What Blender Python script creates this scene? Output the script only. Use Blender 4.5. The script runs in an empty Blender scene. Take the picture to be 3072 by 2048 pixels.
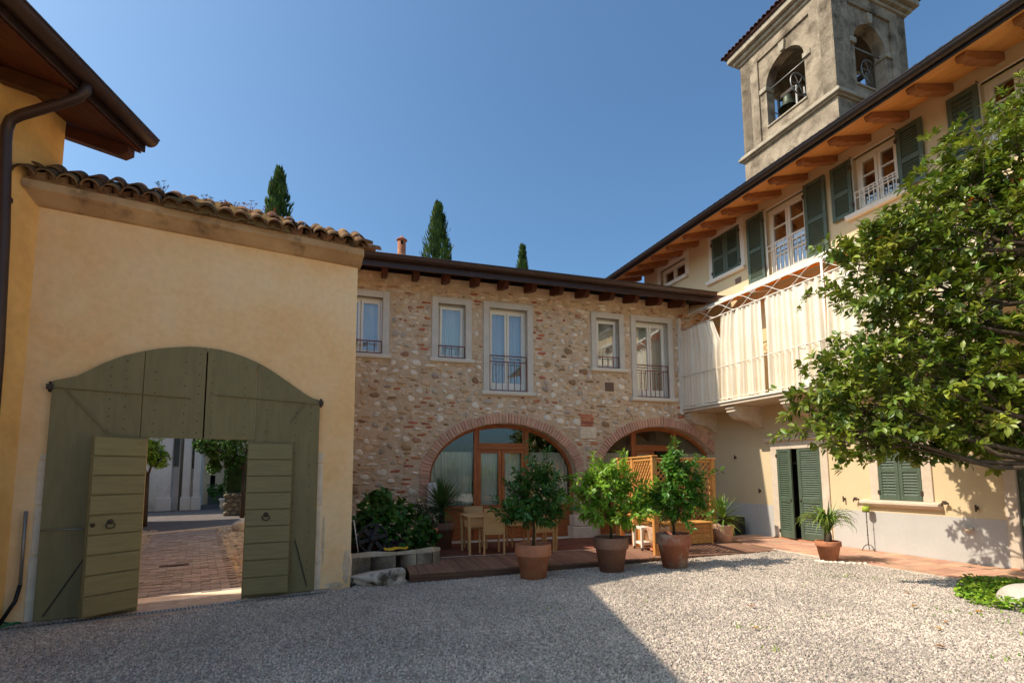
import bpy, bmesh, math, random
import numpy as np
from mathutils import Vector, Matrix, Quaternion
from mathutils.geometry import tessellate_polygon

R_ = math.radians
scene = bpy.context.scene
COL = scene.collection
rnd = random.Random(7)

# ------------------------------------------------------------------ camera
F_PX, PITCH, ROLL, EYE = 1500.0, math.atan(146.0 / 1500.0), 0.006, 1.6
cam_data = bpy.data.cameras.new("Camera")
cam = bpy.data.objects.new("Camera", cam_data)
COL.objects.link(cam)
cam_data.sensor_width = 36.0
cam_data.lens = 36.0 * F_PX / 3072.0
cam_data.shift_y = 251.0 / 3072.0
cam_data.clip_end = 2000.0
_fw = Vector((0, math.cos(PITCH), math.sin(PITCH)))
_up0 = Vector((0, -math.sin(PITCH), math.cos(PITCH)))
_rt0 = Vector((1, 0, 0))
_rt = _rt0 * math.cos(ROLL) - _up0 * math.sin(ROLL)
_up = _up0 * math.cos(ROLL) + _rt0 * math.sin(ROLL)
cam.matrix_world = Matrix(((_rt.x, _up.x, -_fw.x, 0), (_rt.y, _up.y, -_fw.y, 0), (_rt.z, _up.z, -_fw.z, EYE), (0, 0, 0, 1)))
scene.camera = cam

# ------------------------------------------------------------------ sky and sun
SUN_AZ, SUN_EL = R_(10.0), R_(46.0)            # horizontal travel direction of the light, elevation
world = bpy.data.worlds.new("World")
scene.world = world
world.use_nodes = True
wn = world.node_tree
wn.nodes.clear()
_o = wn.nodes.new("ShaderNodeOutputWorld")
_b = wn.nodes.new("ShaderNodeBackground")
_s = wn.nodes.new("ShaderNodeTexSky")
_s.sky_type = 'NISHITA'
_s.sun_disc = False
_s.sun_elevation = SUN_EL
_s.sun_rotation = math.atan2(-math.cos(SUN_AZ), -math.sin(SUN_AZ))
_s.altitude = 200
_s.air_density = 1.0
_s.dust_density = 3.0
_s.ozone_density = 9.0
_b.inputs[1].default_value = 0.103
_t = wn.nodes.new("ShaderNodeMix"); _t.data_type = 'RGBA'; _t.blend_type = 'MULTIPLY'      # white balance of the daylight
_t.inputs[0].default_value = 1.0; _t.inputs[7].default_value = (0.86, 0.96, 0.86, 1.0)
wn.links.new(_s.outputs[0], _t.inputs[6])
wn.links.new(_t.outputs[2], _b.inputs[0])
wn.links.new(_b.outputs[0], _o.inputs[0])
sl = bpy.data.lights.new("Sun", 'SUN')
sl.energy = 2.5
sl.angle = R_(0.55)
sl.color = (1.0, 0.90, 0.76)
sun = bpy.data.objects.new("Sun", sl)
COL.objects.link(sun)
_L = Vector((math.cos(SUN_AZ) * math.cos(SUN_EL), math.sin(SUN_AZ) * math.cos(SUN_EL), -math.sin(SUN_EL)))
sun.rotation_euler = _L.to_track_quat('-Z', 'Y').to_euler()
sun.location = (-20, -4, 25)
vs = scene.view_settings
vs.view_transform = 'Standard'
vs.look = 'None'
vs.exposure = 1.12
vs.gamma = 1.0
vs.use_curve_mapping = False
scene.cycles.max_bounces = 10
scene.cycles.diffuse_bounces = 8
scene.cycles.transparent_max_bounces = 12

# ------------------------------------------------------------------ helpers
def srgb(r, g, b):
    f = lambda c: (c / 255.0 / 12.92) if c / 255.0 <= 0.04045 else ((c / 255.0 + 0.055) / 1.055) ** 2.4
    return (f(r), f(g), f(b), 1.0)

def lin(r, g, b):
    return (r, g, b, 1.0)

MATS = {}
def mat(name, c1, c2=None, scale=3.0, rough=0.8, bump=0.15, bscale=40.0, spec=0.3, var=0.0, metallic=0.0,
        c3=None, scale3=1.0, lo=0.35, hi=0.65, lo3=0.5, hi3=0.7, stretch=(1, 1, 1), trans=0.0, detail=5.0, bdist=0.01, fine=0.0):
    """noise-mixed colours + per-object / per-island value variation + fine bump"""
    m = bpy.data.materials.new(name)
    m.use_nodes = True
    nt = m.node_tree
    N, L = nt.nodes, nt.links
    bs = N["Principled BSDF"]
    bs.inputs["Roughness"].default_value = rough
    bs.inputs["Metallic"].default_value = metallic
    bs.inputs["Specular IOR Level"].default_value = spec
    tc = N.new("ShaderNodeTexCoord")
    mp = N.new("ShaderNodeMapping")
    mp.inputs["Scale"].default_value = stretch
    L.new(tc.outputs["Object"], mp.inputs[0])
    vec = mp.outputs[0]
    if var > 0:
        oi = N.new("ShaderNodeObjectInfo")
        off = N.new("ShaderNodeVectorMath"); off.operation = 'MULTIPLY_ADD'
        off.inputs[1].default_value = (1, 1, 1)
        cmb = N.new("ShaderNodeCombineXYZ")
        mul = N.new("ShaderNodeMath"); mul.operation = 'MULTIPLY'; mul.inputs[1].default_value = 37.0
        L.new(oi.outputs["Random"], mul.inputs[0])
        L.new(mul.outputs[0], cmb.inputs[0]); L.new(mul.outputs[0], cmb.inputs[2])
        L.new(vec, off.inputs[0]); L.new(cmb.outputs[0], off.inputs[2])
        vec = off.outputs[0]
    def noise(sc, det=detail, ro=0.6):
        n = N.new("ShaderNodeTexNoise")
        n.inputs["Scale"].default_value = sc
        n.inputs["Detail"].default_value = det
        n.inputs["Roughness"].default_value = ro
        L.new(vec, n.inputs["Vector"])
        return n.outputs["Fac"]
    def remap(v, a, b):
        r = N.new("ShaderNodeMapRange")
        r.inputs[1].default_value = a; r.inputs[2].default_value = b
        L.new(v, r.inputs[0])
        return r.outputs[0]
    def mix(fac, a, b):
        x = N.new("ShaderNodeMix"); x.data_type = 'RGBA'
        L.new(fac, x.inputs[0])
        for i, c in ((6, a), (7, b)):
            if isinstance(c, tuple): x.inputs[i].default_value = c
            else: L.new(c, x.inputs[i])
        return x.outputs[2]
    col = c1
    if c2 is not None:
        col = mix(remap(noise(scale), lo, hi), c1, c2)
    if c3 is not None:
        col = mix(remap(noise(scale3), lo3, hi3), col, c3)
    if fine > 0 or var > 0:
        hv = N.new("ShaderNodeHueSaturation")
        if isinstance(col, tuple): hv.inputs["Color"].default_value = col
        else: L.new(col, hv.inputs["Color"])
        val = None
        if var > 0:
            ge = N.new("ShaderNodeNewGeometry")
            ad = N.new("ShaderNodeMath"); ad.operation = 'ADD'
            L.new(oi.outputs["Random"], ad.inputs[0]); L.new(ge.outputs["Random Per Island"], ad.inputs[1])
            fr = N.new("ShaderNodeMath"); fr.operation = 'FRACT'; L.new(ad.outputs[0], fr.inputs[0])
            r = N.new("ShaderNodeMapRange"); r.inputs[3].default_value = 1 - var; r.inputs[4].default_value = 1 + var
            L.new(fr.outputs[0], r.inputs[0]); val = r.outputs[0]
            f2 = N.new("ShaderNodeMath"); f2.operation = 'MULTIPLY'; f2.inputs[1].default_value = 7.31; L.new(fr.outputs[0], f2.inputs[0])
            f3 = N.new("ShaderNodeMath"); f3.operation = 'FRACT'; L.new(f2.outputs[0], f3.inputs[0])
            r2 = N.new("ShaderNodeMapRange"); r2.inputs[3].default_value = 0.5 - var * 0.06; r2.inputs[4].default_value = 0.5 + var * 0.06
            L.new(f3.outputs[0], r2.inputs[0]); L.new(r2.outputs[0], hv.inputs["Hue"])
        if fine > 0:
            r = N.new("ShaderNodeMapRange"); r.inputs[1].default_value = 0.3; r.inputs[2].default_value = 0.7
            r.inputs[3].default_value = 1 - fine; r.inputs[4].default_value = 1 + fine
            L.new(noise(bscale * 0.8, 3), r.inputs[0])
            if val is None: val = r.outputs[0]
            else:
                mm = N.new("ShaderNodeMath"); mm.operation = 'MULTIPLY'; L.new(val, mm.inputs[0]); L.new(r.outputs[0], mm.inputs[1]); val = mm.outputs[0]
        L.new(val, hv.inputs["Value"])
        col = hv.outputs[0]
    if isinstance(col, tuple): bs.inputs["Base Color"].default_value = col
    else: L.new(col, bs.inputs["Base Color"])
    if bump > 0:
        bp = N.new("ShaderNodeBump")
        bp.inputs["Strength"].default_value = bump
        bp.inputs["Distance"].default_value = bdist
        L.new(noise(bscale, 6, 0.65), bp.inputs["Height"])
        L.new(bp.outputs[0], bs.inputs["Normal"])
    if trans > 0:                                   # thin leaves / cloth let some light through
        tr = N.new("ShaderNodeBsdfTranslucent")
        if isinstance(col, tuple): tr.inputs[0].default_value = col
        else: L.new(col, tr.inputs[0])
        ms = N.new("ShaderNodeMixShader"); ms.inputs[0].default_value = trans
        L.new(bs.outputs[0], ms.inputs[1]); L.new(tr.outputs[0], ms.inputs[2])
        L.new(ms.outputs[0], N["Material Output"].inputs[0])
    MATS[name] = m
    return m

def glass_mat(name, tint=(1, 1, 1, 1), refl=1.0):
    m = bpy.data.materials.new(name); m.use_nodes = True
    N, L = m.node_tree.nodes, m.node_tree.links
    N.remove(N["Principled BSDF"])
    t = N.new("ShaderNodeBsdfTransparent"); t.inputs[0].default_value = tint
    g = N.new("ShaderNodeBsdfGlossy"); g.inputs["Roughness"].default_value = 0.01
    fr = N.new("ShaderNodeFresnel"); fr.inputs[0].default_value = 1.5
    ml = N.new("ShaderNodeMath"); ml.operation = 'MULTIPLY_ADD'; ml.inputs[1].default_value = refl; ml.inputs[2].default_value = 0.06
    ml.use_clamp = True
    L.new(fr.outputs[0], ml.inputs[0])
    ms = N.new("ShaderNodeMixShader")
    L.new(ml.outputs[0], ms.inputs[0]); L.new(t.outputs[0], ms.inputs[1]); L.new(g.outputs[0], ms.inputs[2])
    L.new(ms.outputs[0], N["Material Output"].inputs[0])
    MATS[name] = m
    return m

class MB:
    """collects shapes and links them as ONE mesh object"""
    def __init__(s): s.v = []; s.f = []; s.sm = []
    def add(s, vs_, fs, smooth=False):
        o = len(s.v); s.v += [tuple(p) for p in vs_]
        s.f += [tuple(i + o for i in f) for f in fs]; s.sm += [smooth] * len(fs)
        return s
    def box(s, x0, x1, y0, y1, z0, z1):
        return s.add([(x0,y0,z0),(x1,y0,z0),(x1,y1,z0),(x0,y1,z0),(x0,y0,z1),(x1,y0,z1),(x1,y1,z1),(x0,y1,z1)],
                     [(0,3,2,1),(4,5,6,7),(0,1,5,4),(1,2,6,5),(2,3,7,6),(3,0,4,7)])
    def beam(s, a, b, w, h, up=(0,0,1)):
        a, b = Vector(a), Vector(b); d = (b - a).normalized(); u = Vector(up)
        r = d.cross(u)
        if r.length < 1e-5: r = d.cross(Vector((1,0,0)))
        r.normalize(); u = r.cross(d)
        vs_ = []
        for p in (a, b):
            for i, j in ((-1,-1),(1,-1),(1,1),(-1,1)): vs_.append(p + r * (i*w/2) + u * (j*h/2))
        return s.add(vs_, [(0,1,2,3),(7,6,5,4),(0,4,5,1),(1,5,6,2),(2,6,7,3),(3,7,4,0)])
    def tube(s, pts, rad, n=8, cap=True):
        pts = [Vector(p) for p in pts]
        if not hasattr(rad, '__len__'): rad = [rad] * len(pts)
        d0 = (pts[1] - pts[0]).normalized()
        u = d0.orthogonal().normalized()
        vs_, fs = [], []
        for i, p in enumerate(pts):
            d = ((pts[min(i+1, len(pts)-1)] - pts[max(i-1, 0)])).normalized()
            u = (u - d * u.dot(d)).normalized(); w = d.cross(u)
            for k in range(n):
                a = 2 * math.pi * k / n
                vs_.append(p + (u * math.cos(a) + w * math.sin(a)) * rad[i])
        for i in range(len(pts) - 1):
            for k in range(n):
                fs.append((i*n+k, i*n+(k+1)%n, (i+1)*n+(k+1)%n, (i+1)*n+k))
        if cap:
            fs.append(tuple(range(n))[::-1]); fs.append(tuple((len(pts)-1)*n + k for k in range(n)))
        return s.add(vs_, fs, True)
    def lathe(s, prof, n=24, c=(0,0,0), flute=0.0, nf=0):
        vs_, fs = [], []
        for r, z in prof:
            for k in range(n):
                a = 2 * math.pi * k / n
                rr = r * (1 + (flute * math.cos(nf * a) if r > 0.02 else 0))
                vs_.append((c[0] + rr*math.cos(a), c[1] + rr*math.sin(a), c[2] + z))
        for i in range(len(prof)-1):
            for k in range(n):
                fs.append((i*n+k, i*n+(k+1)%n, (i+1)*n+(k+1)%n, (i+1)*n+k))
        return s.add(vs_, fs, True)
    def prism(s, poly, y0, y1, axis='y'):
        """polygon in (x,z) extruded along y (or polygon in (y,z) extruded along x; (x,y) along z)"""
        P = (lambda a, b, t: (a, t, b)) if axis == 'y' else ((lambda a, b, t: (t, a, b)) if axis == 'x' else (lambda a, b, t: (a, b, t)))
        n = len(poly)
        vs_ = [P(a, b, y0) for a, b in poly] + [P(a, b, y1) for a, b in poly]
        tris = tessellate_polygon([[Vector((a, b, 0)) for a, b in poly]])
        fs = [tuple(t) for t in tris] + [tuple(i + n for i in t[::-1]) for t in tris]
        fs += [(i, (i+1) % n, n + (i+1) % n, n + i) for i in range(n)]
        return s.add(vs_, fs)
    def panel(s, outer, holes, y0, y1):
        """wall slab in the xz plane, front at y0, back at y1, with holes through it"""
        loops = [outer] + list(holes)
        flat = [p for l in loops for p in l]
        tris = tessellate_polygon([[Vector((a, b, 0)) for a, b in l] for l in loops])
        n = len(flat)
        vs_ = [(a, y0, b) for a, b in flat] + [(a, y1, b) for a, b in flat]
        fs = [tuple(t) for t in tris] + [tuple(i + n for i in t[::-1]) for t in tris]
        o = 0
        for l in loops:
            k = len(l)
            fs += [(o+i, o+(i+1) % k, n+o+(i+1) % k, n+o+i) for i in range(k)]
            o += k
        return s.add(vs_, fs)
    def mesh(s, name, m=None):
        me = bpy.data.meshes.new(name)
        me.from_pydata(s.v, [], s.f)
        if any(s.sm): me.polygons.foreach_set("use_smooth", s.sm)
        if m: me.materials.append(MATS[m] if isinstance(m, str) else m)
        bm = bmesh.new(); bm.from_mesh(me); bmesh.ops.recalc_face_normals(bm, faces=bm.faces); bm.to_mesh(me); bm.free()
        return me
    def build(s, name, m, parent=None, loc=(0,0,0), rz=0.0, bevel=0.0, seg=1, **tags):
        o = bpy.data.objects.new(name, s.mesh(name, m))
        return place(o, parent, loc, rz, bevel, seg, **tags)

def place(o, parent=None, loc=(0,0,0), rz=0.0, bevel=0.0, seg=1, **tags):
    COL.objects.link(o)
    o.parent = parent
    o.location = loc
    if rz: o.rotation_euler = (0, 0, rz)
    if bevel > 0:
        b = o.modifiers.new("Bevel", 'BEVEL'); b.width = bevel; b.segments = seg; b.limit_method = 'ANGLE'; b.angle_limit = R_(40)
        b.harden_normals = False
    for k, v in tags.items():
        if v is not None: o[k] = v
    return o

def inst(name, me, parent, loc=(0,0,0), rot=(0,0,0), sc=(1,1,1), mat_=None):
    o = bpy.data.objects.new(name, me)
    COL.objects.link(o); o.parent = parent
    o.location = loc; o.rotation_euler = rot; o.scale = sc
    if mat_ is not None:
        o.material_slots[0].link = 'OBJECT'; o.material_slots[0].material = MATS[mat_]
    return o

def thing(name, label, category, loc=(0,0,0), rz=0.0, group=None, kind=None):
    o = bpy.data.objects.new(name, None)
    o.empty_display_size = 0.3
    COL.objects.link(o)
    o.location = loc; o.rotation_euler = (0, 0, rz)
    if label: o['label'] = label
    if category: o['category'] = category
    if group: o['group'] = group
    if kind: o['kind'] = kind
    return o

def np_mesh(name, verts, faces_flat, face_sizes, m, smooth=False):
    me = bpy.data.meshes.new(name)
    nv, nf = len(verts), len(face_sizes)
    me.vertices.add(nv); me.vertices.foreach_set("co", np.asarray(verts, dtype=np.float32).ravel())
    me.loops.add(len(faces_flat)); me.loops.foreach_set("vertex_index", np.asarray(faces_flat, dtype=np.int32))
    me.polygons.add(nf)
    fs = np.asarray(face_sizes, dtype=np.int32)
    me.polygons.foreach_set("loop_start", np.concatenate(([0], np.cumsum(fs)[:-1])).astype(np.int32))
    me.polygons.foreach_set("use_smooth", np.full(nf, smooth))
    me.update(calc_edges=True)
    me.materials.append(MATS[m])
    return me

# leaf: folded ellipse, base at origin, tip along +Y
_LV = np.array([(0,0,0),(-.30,.28,.10),(.30,.28,.10),(-.36,.60,.10),(.36,.60,.10),(0,1,-.06),(0,.28,0),(0,.62,.02)], float)
_LF = [(0,6,1),(0,2,6),(1,6,7,3),(6,2,4,7),(3,7,5),(7,4,5)]
_LFF = np.array([i for f in _LF for i in f]); _LFS = np.array([len(f) for f in _LF])
def leaf_mesh(name, bases, dirs, normals, lens, wids, m):
    """many leaves in one mesh; arrays of base point, direction, up normal, length, half-width scale"""
    b, d, u = np.asarray(bases, float), np.asarray(dirs, float), np.asarray(normals, float)
    d /= np.linalg.norm(d, axis=1)[:, None] + 1e-9
    u = u - d * (u * d).sum(1)[:, None]; u /= np.linalg.norm(u, axis=1)[:, None] + 1e-9
    x = np.cross(d, u)
    n = len(b)
    L_, W_ = np.asarray(lens)[:, None, None], np.asarray(wids)[:, None, None]
    V = b[:, None, :] + _LV[None, :, 0:1] * W_ * x[:, None, :] + _LV[None, :, 1:2] * L_ * d[:, None, :] + _LV[None, :, 2:3] * W_ * 1.6 * u[:, None, :]
    ff = (_LFF[None, :] + 8 * np.arange(n)[:, None]).ravel()
    return np_mesh(name, V.reshape(-1, 3), ff, np.tile(_LFS, n), m, smooth=True)

def whorls(rng, tips, outs, per, L0, L1, ratio, spread=0.9, droop=0.0):
    B, D, U, Ls, Ws = [], [], [], [], []
    for t, o in zip(tips, outs):
        o = o / (np.linalg.norm(o) + 1e-9)
        a0 = rng.uniform(0, 6.28)
        e1 = np.cross(o, [0.3, 0.2, 0.93]); e1 /= np.linalg.norm(e1) + 1e-9
        e2 = np.cross(o, e1)
        k = max(3, int(per * rng.uniform(0.6, 1.4)))
        for i in range(k):
            a = a0 + 2.4 * i + rng.normal(0, .25)
            s = spread * rng.uniform(0.6, 1.3)
            rad = e1 * math.cos(a) + e2 * math.sin(a)
            d = o * (1.0 - 0.3 * s) + rad * s + np.array([0, 0, -droop * rng.uniform(0.3, 1.5)])
            B.append(t - o * 0.03 * i * L0 * 4 + rad * 0.008)
            D.append(d); U.append(o + np.array([0, 0, 0.9]) + rng.normal(0, .3, 3))
            l = rng.uniform(L0, L1); Ls.append(l); Ws.append(l * ratio * rng.uniform(.85, 1.15))
    return B, D, U, Ls, Ws

def strap_mesh(name, leaves, m, seg=5):
    """long tapering leaves: list of (base, dir_xy angle, elevation, length, width, droop)"""
    mb = MB()
    for (b, az, el, ln, w, dr) in leaves:
        b = Vector(b); pts = []; p = b.copy(); e = el
        for i in range(seg + 1):
            pts.append(p.copy())
            st = ln / seg
            p = p + Vector((math.cos(az) * math.cos(e), math.sin(az) * math.cos(e), math.sin(e))) * st
            e -= dr * (0.4 + i / seg) / seg
        side = Vector((-math.sin(az), math.cos(az), 0))
        vs_, fs = [], []
        for i, q in enumerate(pts):
            t = i / seg
            ww = w * (0.55 + 1.3 * t) if t < .35 else w * (1.0 - (t - .35) / .65) ** .8
            dn = Vector((0, 0, -ww * .35))
            vs_ += [q + side * ww + Vector((0, 0, ww * .3)), q + dn * .3, q - side * ww + Vector((0, 0, ww * .3))]
        for i in range(seg):
            a = i * 3
            fs += [(a, a+1, a+4, a+3), (a+1, a+2, a+5, a+4)]
        mb.add(vs_, fs, True)
    return mb
# ------------------------------------------------------------------ materials
mat("plaster_gate", srgb(251,212,162), srgb(246,196,134), 1.1, .9, .25, 14, .15, c3=srgb(252,220,172), scale3=.6, lo3=.48, hi3=.7, fine=.05, bdist=.02)
mat("plaster_left", srgb(250,202,128), srgb(242,186,108), .9, .9, .25, 12, .15, c3=srgb(226,172,104), scale3=1.7, fine=.05, bdist=.02)
mat("plaster_right", srgb(212,192,154), srgb(206,184,144), .8, .9, .12, 25, .15, fine=.02)
mat("plinth", srgb(190,186,178), srgb(180,176,168), 1.2, .9, .15, 30, .15, fine=.03)
mat("cornice_old", srgb(206,172,130), srgb(176,142,106), 1.8, .92, .4, 18, .15, c3=srgb(120,98,74), scale3=3.5, lo3=.55, hi3=.72, fine=.08, bdist=.02)
mat("mortar", srgb(220,194,162), srgb(202,174,142), 2.2, .95, .8, 38, .1, c3=srgb(236,214,188), scale3=6, fine=.12, bdist=.02)
mat("stone_white", srgb(246,234,214), srgb(228,212,188), 9, .85, .5, 45, .2, var=.12, fine=.06)
mat("stone_grey", srgb(204,188,168), srgb(178,162,144), 9, .85, .5, 45, .2, var=.22, fine=.08)
mat("stone_tan", srgb(224,194,158), srgb(208,176,140), 9, .9, .5, 45, .2, var=.14, fine=.08)
mat("stone_brown", srgb(190,152,116), srgb(164,128,98), 8, .9, .5, 45, .2, var=.25, fine=.08)
mat("brick_red", srgb(200,126,92), srgb(180,106,76), 14, .9, .6, 50, .15, var=.22, c3=srgb(196,150,118), scale3=8, lo3=.52, hi3=.68, fine=.08)
mat("voussoir", srgb(222,176,150), srgb(202,146,118), 12, .9, .6, 50, .15, var=.14, c3=srgb(226,194,166), scale3=9, lo3=.5, hi3=.66, fine=.08)
mat("dressed_stone", srgb(240,220,192), srgb(222,200,172), 5, .85, .4, 30, .2, c3=srgb(160,146,130), scale3=7, lo3=.6, hi3=.75, fine=.05)
mat("cement", srgb(218,210,196), srgb(206,198,184), 3, .85, .2, 40, .2, fine=.04)
mat("sill_white", srgb(224,216,200), None, 3, .6, .05, 40, .3)
mat("pvc", srgb(244,238,224), None, 3, .4, 0, 40, .4)
mat("iron_red", srgb(124,62,56), None, 3, .5, .1, 80, .4)
mat("iron_dark", srgb(52,42,36), srgb(80,62,48), 20, .6, .2, 80, .4)
mat("gate_olive", srgb(134,121,80), srgb(126,113,74), 3, .55, .12, 26, .4, stretch=(6,6,1), c3=srgb(138,124,84), scale3=1.4, var=.06)
mat("gate_board", srgb(142,129,86), srgb(130,117,76), 3, .5, .1, 26, .45, stretch=(1,1,8), var=.05)
mat("dark_gap", lin(.012,.01,.008), None, 3, .9, 0)  # near-black colour stands for the shade inside gaps and openings
mat("larch", srgb(184,108,54), srgb(156,86,40), 2.5, .45, .15, 30, .4, stretch=(8,8,1), var=.08)
mat("larch_h", srgb(180,106,54), srgb(152,84,40), 2.5, .45, .15, 30, .4, stretch=(1,8,8), var=.08)
mat("honey_wood", srgb(220,160,90), srgb(194,132,66), 3, .55, .15, 30, .35, stretch=(7,7,7), var=.10)
mat("soffit_wood", srgb(226,166,100), srgb(208,140,76), 2.2, .5, .12, 30, .35, stretch=(1,9,1), var=.06)
mat("rafter_wood", srgb(158,104,64), srgb(134,84,50), 2.2, .5, .12, 30, .35, stretch=(6,1,6), var=.08)
mat("rafter_dark", srgb(92,48,26), srgb(72,38,22), 2.2, .55, .12, 30, .35, stretch=(6,1,6), var=.08)
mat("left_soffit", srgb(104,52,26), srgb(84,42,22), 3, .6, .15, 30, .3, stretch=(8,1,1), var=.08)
mat("gutter_brown", srgb(74,54,46), srgb(66,48,42), 4, .38, .03, 40, .5, metallic=.35)
mat("gutter_dark", srgb(62,52,50), srgb(54,46,44), 4, .4, .03, 40, .5, metallic=.35)
mat("shutter_green", srgb(84,98,80), srgb(74,86,70), 5, .5, .06, 40, .4, var=.05)
mat("old_tile", srgb(150,112,80), srgb(112,82,60), 8, .95, .6, 40, .1, var=.22, c3=srgb(88,70,54), scale3=5, lo3=.5, hi3=.65, fine=.12)
mat("moss", srgb(150,118,74), srgb(122,94,58), 14, 1, .9, 60, .05, fine=.2, bdist=.02)
mat("roof_tile", srgb(104,72,60), srgb(82,58,50), 8, .9, .4, 40, .15, var=.2)
mat("terracotta", srgb(196,130,96), srgb(176,112,82), 6, .85, .25, 50, .2, c3=srgb(206,160,126), scale3=4, lo3=.58, hi3=.78, var=.05, fine=.04)
mat("terracotta_grey", srgb(152,112,90), srgb(134,98,80), 6, .9, .25, 50, .15, c3=srgb(160,124,102), scale3=4, lo3=.58, hi3=.78, fine=.04)
mat("terracotta_lime", srgb(176,112,84), srgb(160,102,78), 6, .9, .25, 50, .15, c3=srgb(188,166,146), scale3=3.5, lo3=.47, hi3=.66, fine=.05)
mat("pot_ribbed", srgb(214,176,142), srgb(196,152,118), 8, .9, .2, 50, .15, c3=srgb(226,204,178), scale3=5, fine=.04)
mat("soil", srgb(58,44,34), srgb(42,32,26), 20, 1, .8, 60, .05)
mat("bark", srgb(98,84,68), srgb(74,62,50), 12, .95, .6, 40, .1, stretch=(1,1,.3))
mat("bark_green", srgb(86,78,52), srgb(70,62,44), 14, .9, .5, 40, .15, stretch=(1,1,.3))
mat("leaf_magnolia", srgb(134,142,42), srgb(86,110,30), 2.5, .42, .0, 40, .5, var=.42, trans=.26, c3=srgb(166,166,58), scale3=1.6, lo3=.58, hi3=.75)
mat("leaf_citrus", srgb(98,140,44), srgb(72,116,36), 3.5, .38, .0, 40, .5, var=.32, trans=.3)
mat("leaf_citrus_light", srgb(150,182,56), srgb(116,156,46), 3.5, .38, .0, 40, .5, var=.28, trans=.32)
mat("leaf_citrus_dark", srgb(84,124,50), srgb(60,98,40), 3.5, .36, .0, 40, .5, var=.3, trans=.25)
mat("leaf_hydrangea", srgb(78,116,40), srgb(56,92,32), 3.5, .5, .0, 40, .4, var=.3, trans=.25)
mat("leaf_yucca", srgb(92,118,56), srgb(70,98,46), 4, .45, .0, 40, .45, var=.25, trans=.15)
mat("leaf_yucca_light", srgb(128,150,58), srgb(96,124,46), 4, .45, .0, 40, .45, var=.25, trans=.2)
mat("leaf_purple", srgb(74,36,62), srgb(54,28,48), 5, .5, .0, 40, .4, var=.3, trans=.2)
mat("leaf_ivy", srgb(150,178,54), srgb(106,142,38), 4, .45, .0, 40, .4, var=.35, trans=.25)
mat("leaf_dark", srgb(44,74,28), srgb(32,56,22), 3, .55, .0, 40, .3, var=.35, trans=.15)
mat("leaf_pine", srgb(92,128,48), srgb(50,86,32), 1.2, .6, .0, 40, .3, var=.35, trans=.15)
mat("leaf_cypress", srgb(86,108,48), srgb(58,80,36), 2.0, .7, .0, 40, .2, var=.35, trans=.1)
mat("petal", srgb(222,180,150), srgb(196,190,120), 8, .7, 0, 40, .2, var=.25, trans=.2)
mat("dry_weed", srgb(178,110,84), srgb(150,92,72), 8, .9, 0, 40, .1, var=.3)
mat("fallen_leaf", srgb(176,140,52), srgb(150,82,44), 3, .7, 0, 40, .2, var=.4)
mat("deck_wood", srgb(150,112,90), srgb(128,94,76), 2.5, .75, .3, 30, .2, stretch=(6,.6,6), var=.16, fine=.06)
mat("deck_front", srgb(116,84,66), srgb(98,70,56), 2.5, .75, .3, 30, .2, stretch=(.6,6,6), var=.12)
mat("patio_brick", srgb(140,88,66), srgb(118,76,60), 5, .85, .3, 40, .2, var=.2, fine=.08)
mat("path_tile", srgb(208,160,130), srgb(194,146,120), 5, .8, .3, 36, .2, var=.14, c3=srgb(196,162,134), scale3=2.6, lo3=.5, hi3=.66, fine=.06)
mat("kerb_stone", srgb(212,196,174), srgb(198,180,158), 5, .9, .3, 40, .15, fine=.05)
mat("concrete", srgb(168,154,138), srgb(146,132,118), 4, .95, .4, 40, .1, c3=srgb(184,172,156), scale3=6, fine=.08)
mat("gravel_bed", srgb(190,176,160), srgb(156,144,132), 30, .95, 1.0, 90, .1, c3=srgb(204,194,180), scale3=55, lo3=.52, hi3=.62, fine=.25, bdist=.02)
mat("pebble", srgb(200,184,166), srgb(168,155,141), 30, .8, .2, 80, .25, var=.44, fine=.05)
mat("earth", srgb(120,108,88), srgb(100,92,70), 2, 1, .3, 20, .05)
mat("lane_brick", srgb(160,150,142), srgb(134,124,116), 6, .85, .4, 40, .15, var=.2, fine=.08)
mat("cobble", srgb(186,170,146), srgb(150,136,116), 10, .85, .4, 40, .2, var=.3)
mat("road_dark", srgb(122,112,106), srgb(100,92,88), 5, .9, .4, 40, .15, fine=.1)
mat("church_plaster", srgb(224,216,202), srgb(208,198,184), .7, .9, .3, 14, .15, c3=srgb(168,156,142), scale3=.9, lo3=.55, hi3=.75, fine=.04)
mat("church_panel", srgb(112,112,100), srgb(98,98,88), 1, .9, .2, 20, .15)
mat("peach_plaster", srgb(240,208,168), srgb(226,190,148), 1, .9, .2, 20, .15, fine=.04)
mat("tower_render", srgb(178,160,136), srgb(142,126,106), .9, .95, .6, 10, .1, c3=srgb(92,80,66), scale3=1.3, lo3=.48, hi3=.70, fine=.12, bdist=.05)
mat("tower_stone", srgb(182,168,146), srgb(150,136,116), 3, .9, .4, 20, .15, fine=.08)
mat("bronze", srgb(86,92,76), srgb(66,70,58), 6, .5, .1, 30, .5, metallic=.6)
mat("steel", srgb(150,146,140), None, 3, .45, .05, 60, .5, metallic=.5)
mat("curtain_cream", srgb(252,244,224), srgb(246,234,210), 2, .9, .08, 60, .1, trans=.22)
mat("curtain_white", srgb(244,240,222), srgb(238,232,212), 2, .9, .08, 60, .1, trans=.2)
mat("awning_ochre", srgb(226,150,40), None, 3, .8, .08, 60, .15, trans=.35)
mat("white_paint", srgb(236,228,212), srgb(226,216,200), 4, .5, .05, 40, .35)
mat("veneer", srgb(214,170,112), srgb(198,152,96), 3, .5, .06, 40, .35, stretch=(1,1,6), var=.04)
mat("black_plastic", srgb(28,28,30), None, 3, .45, .05, 60, .4)
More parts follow.
